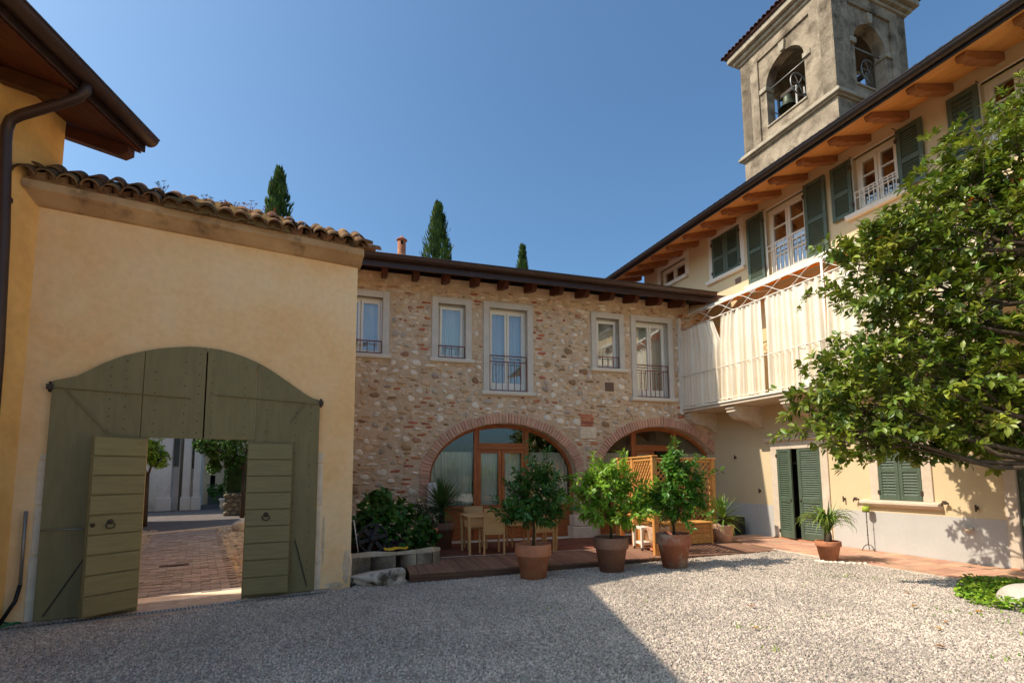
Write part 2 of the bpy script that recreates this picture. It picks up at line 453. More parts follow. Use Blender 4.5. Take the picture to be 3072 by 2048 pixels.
mat("white_plastic", srgb(238,236,230), None, 3, .4, 0, 60, .4)
mat("hose_yellow", srgb(236,190,50), None, 3, .4, 0, 60, .4)
mat("hose_green", srgb(20,110,70), None, 3, .4, 0, 60, .4)
mat("wax", srgb(168,190,70), None, 3, .5, .05, 40, .3, trans=.15)
mat("granite", srgb(186,176,160), srgb(160,150,136), 40, .9, .3, 60, .15, c3=srgb(136,126,114), scale3=2.5, lo3=.55, hi3=.8, fine=.1)
mat("boulder_pale", srgb(206,196,180), srgb(188,178,162), 50, .9, .3, 70, .15, c3=srgb(176,166,150), scale3=3, fine=.08)
mat("trough_stone", srgb(206,190,164), srgb(174,158,134), 6, .95, .7, 26, .1, c3=srgb(176,166,142), scale3=5, lo3=.52, hi3=.7, fine=.12, bdist=.02)
mat("slab_white", srgb(214,202,184), srgb(190,176,156), 4, .9, .6, 20, .15, c3=srgb(84,72,58), scale3=3.2, lo3=.50, hi3=.62, fine=.1, bdist=.03)
mat("interior", srgb(70,64,58), None, 3, .9, 0)
mat("interior_warm", srgb(60,52,46), None, 3, .9, 0)
mat("vent_brown", srgb(112,92,78), None, 3, .7, 0)
mat("moss_stone", srgb(150,140,118), srgb(110,102,84), 9, .95, .6, 30, .1, c3=srgb(90,96,58), scale3=4, lo3=.55, hi3=.7, var=.15)
glass_mat("glass", refl=.6)
glass_mat("glass_up", refl=2.4)

mat("cafe_curtain", srgb(238,236,204), srgb(228,226,192), 2, .9, .08, 60, .1, trans=.2)
# broad patches of dust and wear across the gravel, by world position
_m = MATS["pebble"]; _N, _Lk = _m.node_tree.nodes, _m.node_tree.links
_bs = _N["Principled BSDF"]; _src = _bs.inputs["Base Color"].links[0].from_socket
_ge = _N.new("ShaderNodeNewGeometry"); _nz = _N.new("ShaderNodeTexNoise"); _nz.inputs["Scale"].default_value = .9; _nz.inputs["Detail"].default_value = 5
_mr = _N.new("ShaderNodeMapRange"); _mr.inputs[1].default_value = .3; _mr.inputs[2].default_value = .7; _mr.inputs[3].default_value = .82; _mr.inputs[4].default_value = 1.16
_hs = _N.new("ShaderNodeHueSaturation")
_Lk.new(_ge.outputs["Position"], _nz.inputs["Vector"]); _Lk.new(_nz.outputs["Fac"], _mr.inputs[0]); _Lk.new(_mr.outputs[0], _hs.inputs["Value"])
_Lk.new(_src, _hs.inputs["Color"]); _Lk.new(_hs.outputs[0], _bs.inputs["Base Color"])

# ------------------------------------------------------------------ frames of the place
class Frame:
    def __init__(s, o, deg):
        s.o = Vector((o[0], o[1], 0)); s.a = R_(deg)
        s.d = Vector((math.cos(s.a), math.sin(s.a), 0)); s.n = Vector((math.sin(s.a), -math.cos(s.a), 0))
    def w(s, x, off, z=0.0):
        p = s.o + s.d * x + s.n * off
        return Vector((p.x, p.y, z))
FG = Frame((-5.344, 5.739), 29.5)     # gate wall
FS = Frame((-0.943, 11.226), 16.8)    # stone house front
FR = Frame((6.848, 9.032), -69.0)     # yellow house front
FL = Frame((-5.56, 5.62), 93.8)       # orange house, left
FT = Frame((12.66, 18.0), -69.0)      # bell tower

def gz(x, y):                          # the yard rises gently towards the right
    t = min(1.0, max(0.0, (x + 1.4) / 6.4))
    return 0.148 * t
DECK = 0.157

# ------------------------------------------------------------------ ground
g = MB().add([(-400,-400,-.05),(400,-400,-.05),(400,400,-.05),(-400,400,-.05)], [(0,1,2,3)])
g.build("ground", "earth", kind="structure")

def in_poly(x, y, P):
    c = False; j = len(P) - 1
    for i in range(len(P)):
        if (P[i][1] > y) != (P[j][1] > y) and x < (P[j][0]-P[i][0]) * (y-P[i][1]) / (P[j][1]-P[i][1]) + P[i][0]: c = not c
        j = i
    return c
yard = [(-5.0,-14.0),(-5.50,5.62)] + [tuple(FG.w(s, .12)[:2]) for s in (0, 1, 2, 3, 3.45)] + [(-2.5,8.2)] + \
       [tuple(FS.w(s, 3.1)[:2]) for s in (-1.6, 1, 4, 5.2)] + [tuple(FR.w(s, 1.56)[:2]) for s in (-1.2, 2, 4, 8, 12)] + [(12,-14)]
def yard_mesh(name, m, step, region=None):
    mb = MB(); ids = {}
    def vid(i, j):
        if (i, j) not in ids:
            x, y = i * step, j * step
            ids[(i, j)] = len(mb.v); mb.v.append((x, y, gz(x, y) + 0.006 * math.sin(x*1.7+y) * math.cos(y*2.1)))
        return ids[(i, j)]
    for i in range(int(-6/step), int(13/step)):
        for j in range(int(-14/step), int(11.5/step)):
            cx, cy = (i+.5)*step, (j+.5)*step
            if in_poly(cx, cy, yard) and (region is None or region(cx, cy)):
                mb.f.append((vid(i,j), vid(i+1,j), vid(i+1,j+1), vid(i,j+1))); mb.sm.append(True)
    return mb
yard_mesh("gravel_yard", "gravel_bed", .1).build("gravel_yard", "gravel_bed", kind="structure")

# loose pebbles: geometry-node scatter over the part of the yard that shows
peb = yard_mesh("gravel", "pebble", .1, lambda x, y: y > 3.2 and abs(x) < y * 1.12 + .3).build("loose_gravel", "pebble", kind="stuff",
        label="loose pale grey gravel pebbles covering the courtyard", category="gravel")
ng = bpy.data.node_groups.new("gravel_scatter", 'GeometryNodeTree')
ng.interface.new_socket("Geometry", in_out='INPUT', socket_type='NodeSocketGeometry')
ng.interface.new_socket("Geometry", in_out='OUTPUT', socket_type='NodeSocketGeometry')
gi, go = ng.nodes.new("NodeGroupInput"), ng.nodes.new("NodeGroupOutput")
dp = ng.nodes.new("GeometryNodeDistributePointsOnFaces"); dp.inputs["Density"].default_value = 3400.0
ic = ng.nodes.new("GeometryNodeMeshIcoSphere"); ic.inputs["Radius"].default_value = 0.0114; ic.inputs["Subdivisions"].default_value = 2
sp = ng.nodes.new("GeometryNodeSetPosition")
nz = ng.nodes.new("ShaderNodeTexNoise"); nz.inputs["Scale"].default_value = 70.0
vm = ng.nodes.new("ShaderNodeVectorMath"); vm.operation = 'MULTIPLY_ADD'; vm.inputs[1].default_value = (.016,.016,.016); vm.inputs[2].default_value = (-.008,-.008,-.008)
ng.links.new(nz.outputs["Color"], vm.inputs[0]); ng.links.new(vm.outputs[0], sp.inputs["Offset"])
sm = ng.nodes.new("GeometryNodeSetMaterial"); sm.inputs["Material"].default_value = MATS["pebble"]
ip = ng.nodes.new("GeometryNodeInstanceOnPoints")
rr = ng.nodes.new("FunctionNodeRandomValue"); rr.data_type = 'FLOAT_VECTOR'
rr.inputs[0].default_value = (0,0,0); rr.inputs[1].default_value = (6.28,6.28,6.28)
rs = ng.nodes.new("FunctionNodeRandomValue"); rs.data_type = 'FLOAT_VECTOR'
rs.inputs[0].default_value = (.45,.45,.3); rs.inputs[1].default_value = (1.65,1.45,.95)
for a, b in ((gi.outputs[0], dp.inputs["Mesh"]), (ic.outputs["Mesh"], sp.inputs["Geometry"]), (sp.outputs[0], sm.inputs["Geometry"]),
             (dp.outputs["Points"], ip.inputs["Points"]), (sm.outputs[0], ip.inputs["Instance"]), (rr.outputs[0], ip.inputs["Rotation"]),
             (rs.outputs[0], ip.inputs["Scale"]), (ip.outputs[0], go.inputs[0])):
    ng.links.new(a, b)
peb.modifiers.new("Scatter", 'NODES').node_group = ng

# lane beyond the gate: bricks, cobbles, road
lane = MB().add([tuple(FG.w(-6,-.5,-.012)), tuple(FG.w(12,-.5,-.012)), tuple(FG.w(14,-19,-.012)), tuple(FG.w(-3,-7.3,-.012)), tuple(FG.w(-6,-7.3,-.012))], [(0,1,2,3,4)]).build("lane", "concrete", kind="structure")
bm_ = MB().box(-.118,.118,-.057,.057,-.03,.012).mesh("brick", "lane_brick")
bev = None
lane_fr = thing("brick_lane", None, None, tuple(FG.w(0,0,0)), FG.a, kind="structure")
cnt = 0; rest = MB()
for row in range(76):
    dpt = .62 + row * .122
    x0, x1 = .62 - .045*dpt, 2.02 - .05*dpt + .0
    x = x0 + (.12 if row % 2 else 0) - .12
    while x < x1:
        zz = rnd.uniform(-.006, .006)
        if cnt < 300 and x > x0 - .1:
            inst("brick", bm_, lane_fr, (x, dpt, zz), (rnd.gauss(0,.01), rnd.gauss(0,.01), rnd.gauss(0,.015))); cnt += 1
        else:
            rest.box(x-.118, x+.118, dpt-.057, dpt+.057, -.02, .012+zz)
        x += .244
rest.build("brick_rest", "lane_brick", lane_fr, kind="stuff")
cob = MB()
for k in range(2600):
    dpt = rnd.uniform(.6, 10.5); side = rnd.random() < .5
    x = (.52 - .045*dpt - rnd.uniform(0, 1.6)) if side else (2.1 - .05*dpt + rnd.uniform(0, 2.2))
    r0 = rnd.uniform(.04, .075)
    vs_, fs = [], []
    for (rr_, zz) in ((1, -.01), (.75, .022), (0.02, .034)):
        for q in range(6):
            a = q * math.pi / 3; vs_.append((x + r0*rr_*math.cos(a)*1.1, dpt + r0*rr_*math.sin(a)*.85, zz))
    for i in range(2):
        for q in range(6): fs.append((i*6+q, i*6+(q+1)%6, (i+1)*6+(q+1)%6, (i+1)*6+q))
    cob.add(vs_, fs, True)
cob.build("lane_cobbles", "cobble", None, tuple(FG.w(0,0,0)), FG.a, kind="stuff", label="pale cobbles either side of the brick lane beyond the gate", category="cobbles")
MB().add([tuple(FG.w(-3,-7.35,.0)), tuple(FG.w(14,-19.1,.0)), tuple(FG.w(24,-70,.0)), tuple(FG.w(-40,-70,.0)), tuple(FG.w(-40,-7.35,.0))], [(0,1,2,3,4)]).build("road", "road_dark", kind="structure")
MB().beam(FG.w(-3,-7.35,.01), FG.w(14,-19.1,.01), .13, .06).build("road_kerb", "kerb_stone", kind="structure")
# ------------------------------------------------------------------ gate wall
gw = thing("gate_wall", "tall peach plastered gate wall with mossy tiled coping", "wall", tuple(FG.w(0,0,0)), FG.a)
arch_pts = [(.014,2.70),(.064,2.717),(.223,2.772),(.33,2.85),(.438,2.934),(.55,3.005),(.664,3.071),(.861,3.15),(1.0,3.195),(1.13,3.223),(1.25,3.248),(1.346,3.263),(1.44,3.268),(1.525,3.268),
            (1.67,3.258),(1.805,3.236),(1.96,3.192),(2.112,3.135),(2.22,3.08),(2.329,3.016),(2.54,2.877),(2.64,2.806),(2.73,2.747),(2.82,2.70),(2.895,2.677),(2.933,2.672)]
hole = [(.12,-.02),(2.83,-.02)] + [(x, z - .10) for x, z in arch_pts[::-1] if .12 < x < 2.83]
mb = MB().panel([(-.35,-.1),(3.43,-.1),(3.43,4.80),(-.35,4.80)], [hole], 0, .45)
mb.build("wall", "plaster_gate", gw, bevel=.012, seg=2)
MB().box(3.41,3.45,.02,.05,.30,.302).build("wall_edge", "plaster_gate", gw)
for (cx, cz, w, h, sd) in ((3.37,.28,.06,.28,1),(3.20,.04,.14,.05,2),(3.04,.7,.022,.35,3)):
    rg_ = random.Random(sd); n = 18
    poly = [(min(3.425, cx + w*math.cos(2*math.pi*i/n)*rg_.uniform(.6,1.1)), cz + h*math.sin(2*math.pi*i/n)*rg_.uniform(.75,1.1)) for i in range(n)]
    MB().prism(poly, -.004, .01).build("peeled_patch", "mortar", gw)
# return wall that ties the gate wall to the stone house
MB().prism([(3.0,.44),(3.425,.44),(3.43,3.2),(3.0,3.2)], -.1, 4.92, 'z').build("return_wall", "plaster_gate", gw)
prof = [(.0,4.765),(-.05,4.775),(-.17,4.855),(-.235,4.885),(-.24,4.975),(-.20,5.005),(.45,5.01),(.45,4.78)]
MB().prism(prof, -.36, 3.47, 'x').build("cornice", "cornice_old", gw, bevel=.012, seg=2)
MB().prism([(-.24,5.0),(.12,5.26),(.5,5.0)], -.36, 3.46, 'x').build("coping_core", "cornice_old", gw)
# jamb stones
for (x0, x1, z1) in ((-.065,.02,1.86),(2.925,3.01,1.93)):
    zz = 0.0; k = 0
    while zz < z1 - .05:
        h = min(rnd.uniform(.45,.75), z1 - zz)
        MB().box(x0 + rnd.uniform(-.012,.012), x1 + rnd.uniform(-.012,.012), -.014, .06, zz, zz + h - .008).build("jamb_stone", "dressed_stone", gw, bevel=.012, seg=2)
        zz += h
MB().box(.13,2.82,.29,.62,-.04,.014).build("threshold", "dressed_stone", gw, bevel=.006)
MB().box(.13,2.82,-.01,.285,-.04,.004).build("passage_floor", "concrete", gw)
# coping tiles (half-round)
def tile_mesh(name, L_, r0, r1, m, t=.014, n=8):
    vs_, fs = [], []
    for (y, r) in ((0, r0), (L_, r1)):
        for rr_ in (r, r - t):
            for k in range(n + 1):
                a = math.pi * k / n
                vs_.append((rr_ * math.cos(a), y, rr_ * math.sin(a)))
    w = n + 1
    for k in range(n):
        fs += [(k, k+1, 2*w+k+1, 2*w+k), (w+k+1, w+k, 3*w+k, 3*w+k+1), (k+1, k, w+k, w+k+1), (2*w+k, 2*w+k+1, 3*w+k+1, 3*w+k)]
    fs += [(0, 2*w, 3*w, w), (n, w+n, 3*w+n, 2*w+n)]
    return MB().add(vs_, fs, True).mesh(name, m)
tm = tile_mesh("tile", .36, .098, .080, "old_tile")
slope = R_(34)
for k in range(20):
    x = -.33 + k * .197
    for row in (0, 1):
        y0, z0 = -.325 + row * .25 + rnd.uniform(-.02,.02), 4.985 + row * .175
        jx = rnd.uniform(-.012,.012)
        inst("tile", tm, gw, (x + jx, y0, z0 + rnd.uniform(-.008,.008)), (slope + rnd.uniform(-.05,.05), rnd.uniform(-.05,.05), rnd.uniform(-.07,.07)))
        if k < 19:   # channel tile, hollow side up
            inst("tile", tm, gw, (x + .098 + jx, y0 + .07, z0 + .125), (slope, math.pi, rnd.uniform(-.04,.04)))
    if k % 2 == 0:
        inst("ridge_tile", tm, gw, (x + .05, .12, 5.235 + rnd.uniform(-.01,.01)), (rnd.uniform(-.04,.04), rnd.uniform(-.05,.05), -math.pi/2 + rnd.uniform(-.05,.05)), (1.1,1.1,1.0))
# last tile that sticks out past the end of the wall
inst("tile", tm, gw, (3.40, -.20, 4.99), (R_(14), .1, -1.15))
# dry moss built up on the tiles
mo = MB(); nx, ny = 60, 10; rg = np.random.default_rng(3); hh = rg.random((nx, ny))
vs_, fs = [], []
for i in range(nx):
    for j in range(ny):
        u, v = i/(nx-1), j/(ny-1)
        x = .98 + u * 1.45
        y = -.31 + v * .5
        e = math.sin(math.pi*u)**.5 * (0.6 + .4*math.sin(u*23+v*5))
        z = 4.985 + (y + .325) * .70 + .045 + .05*e*math.sin(math.pi*min(1,v*1.3+.12)) + .03*hh[i,j]*e - (0.10 if j == 0 else 0)
        vs_.append((x, y - .02*hh[i,j], z))
for i in range(nx-1):
    for j in range(ny-1): fs.append((i*ny+j, (i+1)*ny+j, (i+1)*ny+j+1, i*ny+j+1))
mo.add(vs_, fs, True); mo.build("moss_mat", "moss", gw)
for o_ in (gw.children[-1],):
    o_.modifiers.new("Solid", 'SOLIDIFY').thickness = .03
# dry weeds standing on the coping
def weed(px, py, pz, h, col, label, seed):
    rg_ = random.Random(seed); m_ = MB(); lv = ([], [], [], [], [])
    for s in range(7):
        a = rg_.uniform(0, 6.28); tip = Vector((px, py, pz)) + Vector((math.cos(a)*h*.45, math.sin(a)*h*.3, h*rg_.uniform(.7,1)))
        m_.tube([(px, py, pz), tuple((Vector((px,py,pz))*.5+tip*.5)+Vector((0,0,.02))), tuple(tip)], [.003,.0025,.0015], 4)
        for q in range(7):
            aa = rg_.uniform(0, 6.28); lv[0].append(np.array(tip)); lv[1].append(np.array((math.cos(aa), math.sin(aa)*.7, rg_.uniform(-.2,.6))))
            lv[2].append(np.array((0,0,1.))); lv[3].append(rg_.uniform(.02,.04)); lv[4].append(.012)
    t_ = thing("dry_weed", label, "weed", (0,0,0), 0, "dry weeds growing on the coping")
    m_.build("stem", col, t_)
    place(bpy.data.objects.new("leaf_tuft", leaf_mesh("leaf_tuft", *lv, col)), t_, kind="stuff")
for i, (s, h, lab) in enumerate(((.93,.17,"dark dry weed alone on the coping near the orange house"), (1.42,.12,"low dark dry weed in the middle of the mossy coping"),
                         (1.60,.10,"smallest pale reddish weed on the coping"), (1.75,.12,"thin pink dry weed just left of the tall stalks"),
                         (1.93,.17,"tallest pink dry weed on the coping"), (2.18,.16,"pink dry weed beside the cypress top"))):
    p = FG.w(s, .04, 5.20); weed(p.x, p.y, p.z, h*1.15, "dry_weed" if i > 1 else "leaf_purple", lab, i)

# ------------------------------------------------------------------ carriage gate with open wicket
gt = thing("carriage_gate", "olive green arched carriage gate with open wicket doors", "gate", tuple(FG.w(0,0,0)), FG.a)
def arch_z(x):
    for (a, za), (b, zb) in zip(arch_pts, arch_pts[1:]):
        if a <= x <= b: return za + (zb - za) * (x - a) / (b - a)
    return arch_pts[-1][1]
def gate_panel(x0, x1, zb, extra=None):
    top = [(x0, arch_z(x0))] + [p for p in arch_pts if x0 < p[0] < x1] + [(x1, arch_z(x1))]
    poly = [(x0, zb), (x1, zb)] + top[::-1] if extra is None else extra + top[::-1]
    return poly
MB().prism(gate_panel(.016, .863, .012, [(.016,.012),(.945,.012),(.945,2.075),(.863,2.075)]), -.075, -.02).build("gate_panel", "gate_olive", gt, bevel=.004)
MB().prism(gate_panel(.869, 1.516, 2.075), -.076, -.02).build("gate_panel", "gate_olive", gt, bevel=.004)
MB().prism(gate_panel(1.532, 2.111, 2.075), -.076, -.02).build("gate_panel", "gate_olive", gt, bevel=.004)
MB().prism(gate_panel(2.117, 2.931, .012, [(2.117,2.075),(2.04,2.075),(2.04,.012),(2.931,.012)]), -.075, -.02).build("gate_panel", "gate_olive", gt, bevel=.004)
MB().box(.87,2.11,-.018,-.004,2.09,2.95).box(1.44,1.62,-.018,-.004,2.951,3.22).build("backing", "dark_gap", gt)  # added near-black sheets that stop light coming through the panel seams
for (a, b) in (((.03,2.628),(1.37,2.588)), ((1.635,2.652),(2.93,2.615)), ((.134,2.622),(.556,2.11)), ((2.745,2.612),(2.552,2.325))):
    MB().beam((a[0],-.082,a[1]), (b[0],-.082,b[1]), .014, .034, (0,-1,0)).build("strap_hinge", "gate_olive", gt, bevel=.003)
for x in (.0, 2.945):
    MB().box(x-.03, x+.03, -.10, .02, 2.60, 2.66).tube([(x,-.07,2.57),(x,-.07,2.69)], .016).build("hinge_pin", "iron_dark", gt)
for (a, b) in (((.10,.06),(.52,.85)), ((2.83,.09),(2.66,.72))):
    MB().beam((a[0],-.08,a[1]), (b[0],-.08,b[1]), .012, .02, (0,-1,0)).build("brace_iron", "iron_dark", gt)
# nail heads
nl = MB()
for x in (.55,.70,.99,1.30,1.45,1.60,1.98,2.25,2.62,2.82):
    z = (.3 if (x < .9 or x > 2.1) else 2.14)
    while z < arch_z(x) - .06:
        nl.box(x-.006+rnd.uniform(-.006,.006), x+.006, -.081, -.07, z, z+.012); z += rnd.uniform(.09,.17)
nl.build("nail_heads", "iron_dark", gt, kind="stuff")
def wicket(hx, phi, w, zt, label):
    """leaf hinged at hx on the gate face, nine boards on the courtyard side"""
    lf = bpy.data.objects.new("wicket_leaf", MB().box(0, w, -.02, .015, .05, zt).mesh("wicket_leaf", "gate_olive"))
    place(lf, gt, (hx, -.095, 0), 0, .003); lf['label'] = label
    lf.rotation_euler = (0, 0, -phi)
    sgn = 1 if math.cos(phi) < 0 else -1      # boards on the side that faces the yard once open
    n = 9; h = (zt - .06) / n
    b_ = MB().prism([(-.022,.004),(-.006,.0),(0,.0),(0,h),(-.012,h),(-.022,h-.018)], .015, w-.008, 'x') if False else None
    yb = .015 if sgn > 0 else -.02
    for i in range(n):
        z0 = .056 + i * h
        y0, y1 = (yb, yb + .022) if sgn > 0 else (yb - .022, yb)
        MB().box(.006, w - .006 - .012*(0), y0, y1, z0 + .004, z0 + h - .006).build("board", "gate_board", lf, bevel=.009, seg=2)
    yk = yb + sgn * .03
    xk = w * .62 if sgn > 0 else w * .46
    pts = [(xk + .042*math.cos(a), yk + sgn*.012, 1.045 + .036*math.sin(a)) for a in [i*2*math.pi/16 for i in range(17)]]
    MB().tube(pts, .007, 6).build("ring_handle", "iron_dark", lf)
    MB().lathe([(.0,0),(.03,0),(.03,.006),(.0,.012)], 12).build("ring_boss", "iron_dark", lf, (xk, yk - sgn*.006, 1.085)).rotation_euler = (R_(90)*(-sgn), 0, 0)
    return lf
wl = wicket(.945, R_(150), .545, 2.06, "left wicket leaf swung into the yard")
MB().lathe([(.0,0),(.022,0),(.024,.008),(.0,.014)], 12).build("lock_rose", "iron_dark", wl, (.505, .045, 1.06)).rotation_euler = (R_(-90), 0, 0)
wicket(2.04, R_(7), .55, 2.035, "right wicket leaf folded back on the gate")
MB().tube([(.03,-.11,1.005),(.42,-.20,1.01)], .008, 8).build("hold_bar", "steel", gt)
# drain along the gate
dr = thing("drain_channel", "long slotted steel drain set in concrete along the gate", "drain", tuple(FG.w(0,0,0)), FG.a)
MB().box(-.2,3.15,-.46,-.0,-.05,.006).build("concrete_strip", "concrete", dr)
MB().box(-.15,3.05,-.335,-.225,.0,.010).build("frame", "dark_gap", dr)  # near-black strip; the shade down in the slots is put into its colour
gb = MB()
for k in range(80):
    x = -.15 + k * .04; gb.box(x, x+.018, -.325, -.235, .006, .016)
gb.box(-.15,3.05,-.338,-.318,.004,.017).box(-.15,3.05,-.242,-.222,.004,.017).build("grate_bars", "steel", dr, kind="stuff")

# ------------------------------------------------------------------ orange house on the left
lh = thing("orange_house", "orange plastered house with dark eaves and brown gutter at the left edge", "house", tuple(FL.w(0,0,0)), FL.a)
MB().panel([(-4.5,-.1),(.26,-.1),(.26,6.10),(-4.5,6.10)], [], 0, .35).build("wall", "plaster_left", lh)
MB().box(-.09,.26,.36,9,-.1,6.1).build("gable_wall", "plaster_left", lh)
MB().box(-4.5,-4.15,.36,9,-.1,6.1).build("gable_wall", "plaster_left", lh)
MB().box(-4.15,-.09,8.6,9,-.1,6.1).build("rear_wall", "plaster_left", lh)
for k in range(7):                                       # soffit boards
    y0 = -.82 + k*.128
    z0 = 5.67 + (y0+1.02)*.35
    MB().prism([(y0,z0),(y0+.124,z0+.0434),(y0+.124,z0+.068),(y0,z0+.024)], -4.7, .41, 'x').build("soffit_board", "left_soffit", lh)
MB().prism([(-.86,5.76),(4.5,7.64),(4.5,7.86),(-.86,5.97)], -4.7, .42, 'x').build("roof", "roof_tile", lh)
MB().prism([(4.5,7.64),(9.86,5.76),(9.86,5.97),(4.5,7.86)], -4.7, .42, 'x').build("roof", "roof_tile", lh)
MB().prism([(0,6.02),(9,6.02),(4.5,7.62)], -.05, .24, "x").build("gable", "plaster_left", lh)
for x in (.33,-.62,-1.5,-2.4,-3.3,-4.2):
    MB().prism([(-.76,5.67),(-.66,5.62),(.1,5.88),(.1,6.04),(-.76,5.75)], x-.06, x+.06, 'x').build("rafter", "rafter_dark", lh, bevel=.006)
def gutter(x0, x1, yc, zc, r, m, parent, name="gutter", t=.008, lip=True):
    n = 12; poly = [(yc + r*math.cos(math.pi + math.pi*i/n), zc + r*math.sin(math.pi + math.pi*i/n)) for i in range(n+1)]
    poly += [(yc + (r-t)*math.cos(2*math.pi - math.pi*i/n), zc + (r-t)*math.sin(2*math.pi - math.pi*i/n)) for i in range(n+1)]
    g_ = MB().prism(poly, x0, x1, 'x')
    for xx in (x0, x1 - t):
        g_.prism([(yc + (r-.001)*math.cos(math.pi + math.pi*i/n), zc + (r-.001)*math.sin(math.pi + math.pi*i/n)) for i in range(n+1)], xx, xx + t, 'x')
    if lip: g_.tube([(x0, yc - r, zc), (x1, yc - r, zc)], .014, 8)
    return g_.build(name, m, parent)
gutter(-4.7,.43,-.92,5.94,.10,"gutter_brown",lh)
MB().prism([(-.86,5.77),(-.82,5.77),(-.82,6.0),(-.86,6.0)], -4.7,.425,'x').build("fascia", "gutter_brown", lh)
dpth = [(-.62,-.91,5.86),(-.62,-.90,5.77),(-.62,-.84,5.70),(-.62,-.74,5.65),(-.61,-.25,5.47),(-.60,-.15,5.42),(-.59,-.11,5.33),(-.58,-.10,5.2),(-.50,-.10,4.2),(-.44,-.10,2.9),(-.40,-.10,.1)]
MB().tube(dpth, .052, 12).build("downpipe", "gutter_brown", lh)
for z in (4.55, 2.6):
    MB().tube([(-.52,-.10,z),(-.518,-.10,z+.04)], .058, 12).build("pipe_clip", "gutter_brown", lh)
# conduit and hose in the corner
cd = thing("conduit", "thin grey conduit pipe in the corner beside the gate jamb", "conduit", tuple(FG.w(0,0,0)), FG.a)
MB().tube([(-.115,-.05,.42),(-.12,-.05,1.22)], .017, 8).build("pipe", "steel", cd)
MB().tube([(-.115,-.05,.42),(-.14,-.07,.25),(-.24,-.12,.03)], .02, 8).build("elbow", "black_plastic", cd)
hp = [FG.w(-.2+.16*math.cos(a)*.9, .16+.10*math.sin(a), .03+.025*math.sin(a*2)) for a in [i*.35 for i in range(16)]]
MB().tube([tuple(p) for p in hp] + [tuple(FG.w(-.5,.25,.02))], .011, 8).build("garden_hose", "hose_green", label="green garden hose end in the left corner by the gate", category="hose")
# ------------------------------------------------------------------ stone house
sh = thing("stone_house", "rubble stone house with brick arches and white upper windows", "house", tuple(FS.w(0,0,0)), FS.a)
def arch_loop(cx, a, zc, b, zb, n=26, ext=0.0):
    pts = [(cx - a - ext, zb), (cx + a + ext, zb)]
    pts += [(cx + (a+ext)*math.cos(math.pi*i/n), zc + (b+ext)*math.sin(math.pi*i/n)) for i in range(n+1)]
    return pts
ARCH = [(.845,1.755,1.50,1.258), (4.93,1.755,1.50,1.272)]
WIN = [(-3.02,-1.812,4.19,5.60), (-.883,.025,4.19,5.60), (.305,1.512,3.49,5.605), (3.043,3.951,4.185,5.60), (4.148,5.365,3.49,5.615)]
IN = .14
holes = [arch_loop(cx, a, zc, b, .02) for cx, a, zc, b in ARCH]
holes += [[(x0+IN,z0+.0),(x1-IN,z0+.0),(x1-IN,z1-IN),(x0+IN,z1-IN)] for x0, x1, z0, z1 in WIN]
MB().panel([(-4.2,-.06),(7.2,-.06),(7.2,6.05),(-4.2,6.05)], holes, 0, .34).build("wall", "mortar", sh)
MB().box(-4.2,-3.9,.36,6,-.06,6.0).build("side_wall", "mortar", sh)
MB().box(-4.2,7.2,5.7,6,-.06,6.0).build("rear_wall", "interior", sh)
MB().box(-3.9,7.2,.36,5.7,3.0,3.2).build("floor_slab", "interior", sh)
MB().box(-3.9,7.2,.36,5.7,-.06,.02).build("ground_slab", "interior", sh)
MB().box(-3.9,7.2,2.4,2.5,.05,3.0).build("partition", "interior_warm", sh)
MB().box(2.75,2.9,.36,2.4,.05,3.0).build("partition", "interior", sh)
MB().box(-3.9,7.2,2.4,2.5,3.2,6.0).build("partition", "interior", sh)

# roof, eaves
MB().prism([(-.80,5.94),(3.0,7.15),(3.0,7.27),(-.80,6.06)], -4.4, 6.6, 'x').build("roof", "roof_tile", sh)
MB().prism([(3.0,7.15),(6.8,5.94),(6.8,6.06),(3.0,7.27)], -4.4, 6.6, 'x').build("roof", "roof_tile", sh)
for k in range(7):
    y0 = -.79 + k*.125; z0 = 5.905 + (y0+.79)*.318
    MB().prism([(y0,z0),(y0+.121,z0+.0385),(y0+.121,z0+.06),(y0,z0+.022)], -4.4, 6.45, 'x').build("soffit_board", "soffit_wood", sh)
for k in range(14):
    x = -2.61 + k*.661
    MB().prism([(-.62,5.80),(-.52,5.75),(.02,5.90),(.02,6.10),(-.62,5.93)], x-.06, x+.06, 'x').build("rafter", "rafter_dark", sh, bevel=.006)
gutter(-4.4,6.02,-.90,6.045,.10,"gutter_brown",sh)
MB().prism([(-.835,5.83),(-.80,5.83),(-.80,6.07),(-.835,6.07)], -4.4, 6.05, 'x').build("fascia", "gutter_brown", sh)
ch = MB().lathe([(.10,-.4),(.10,.34),(.095,.36)], 20).build("chimney", "terracotta", sh, (-1.49,1.2,7.02))
MB().lathe([(.0,.50),(.015,.50),(.03,.46),(.13,.39),(.135,.375),(.10,.36),(.0,.36)], 20).build("chimney_cap", "terracotta", ch)
MB().box(-.03,.03,-.102,-.09,.24,.33).build("smoke_hole", "dark_gap", ch)

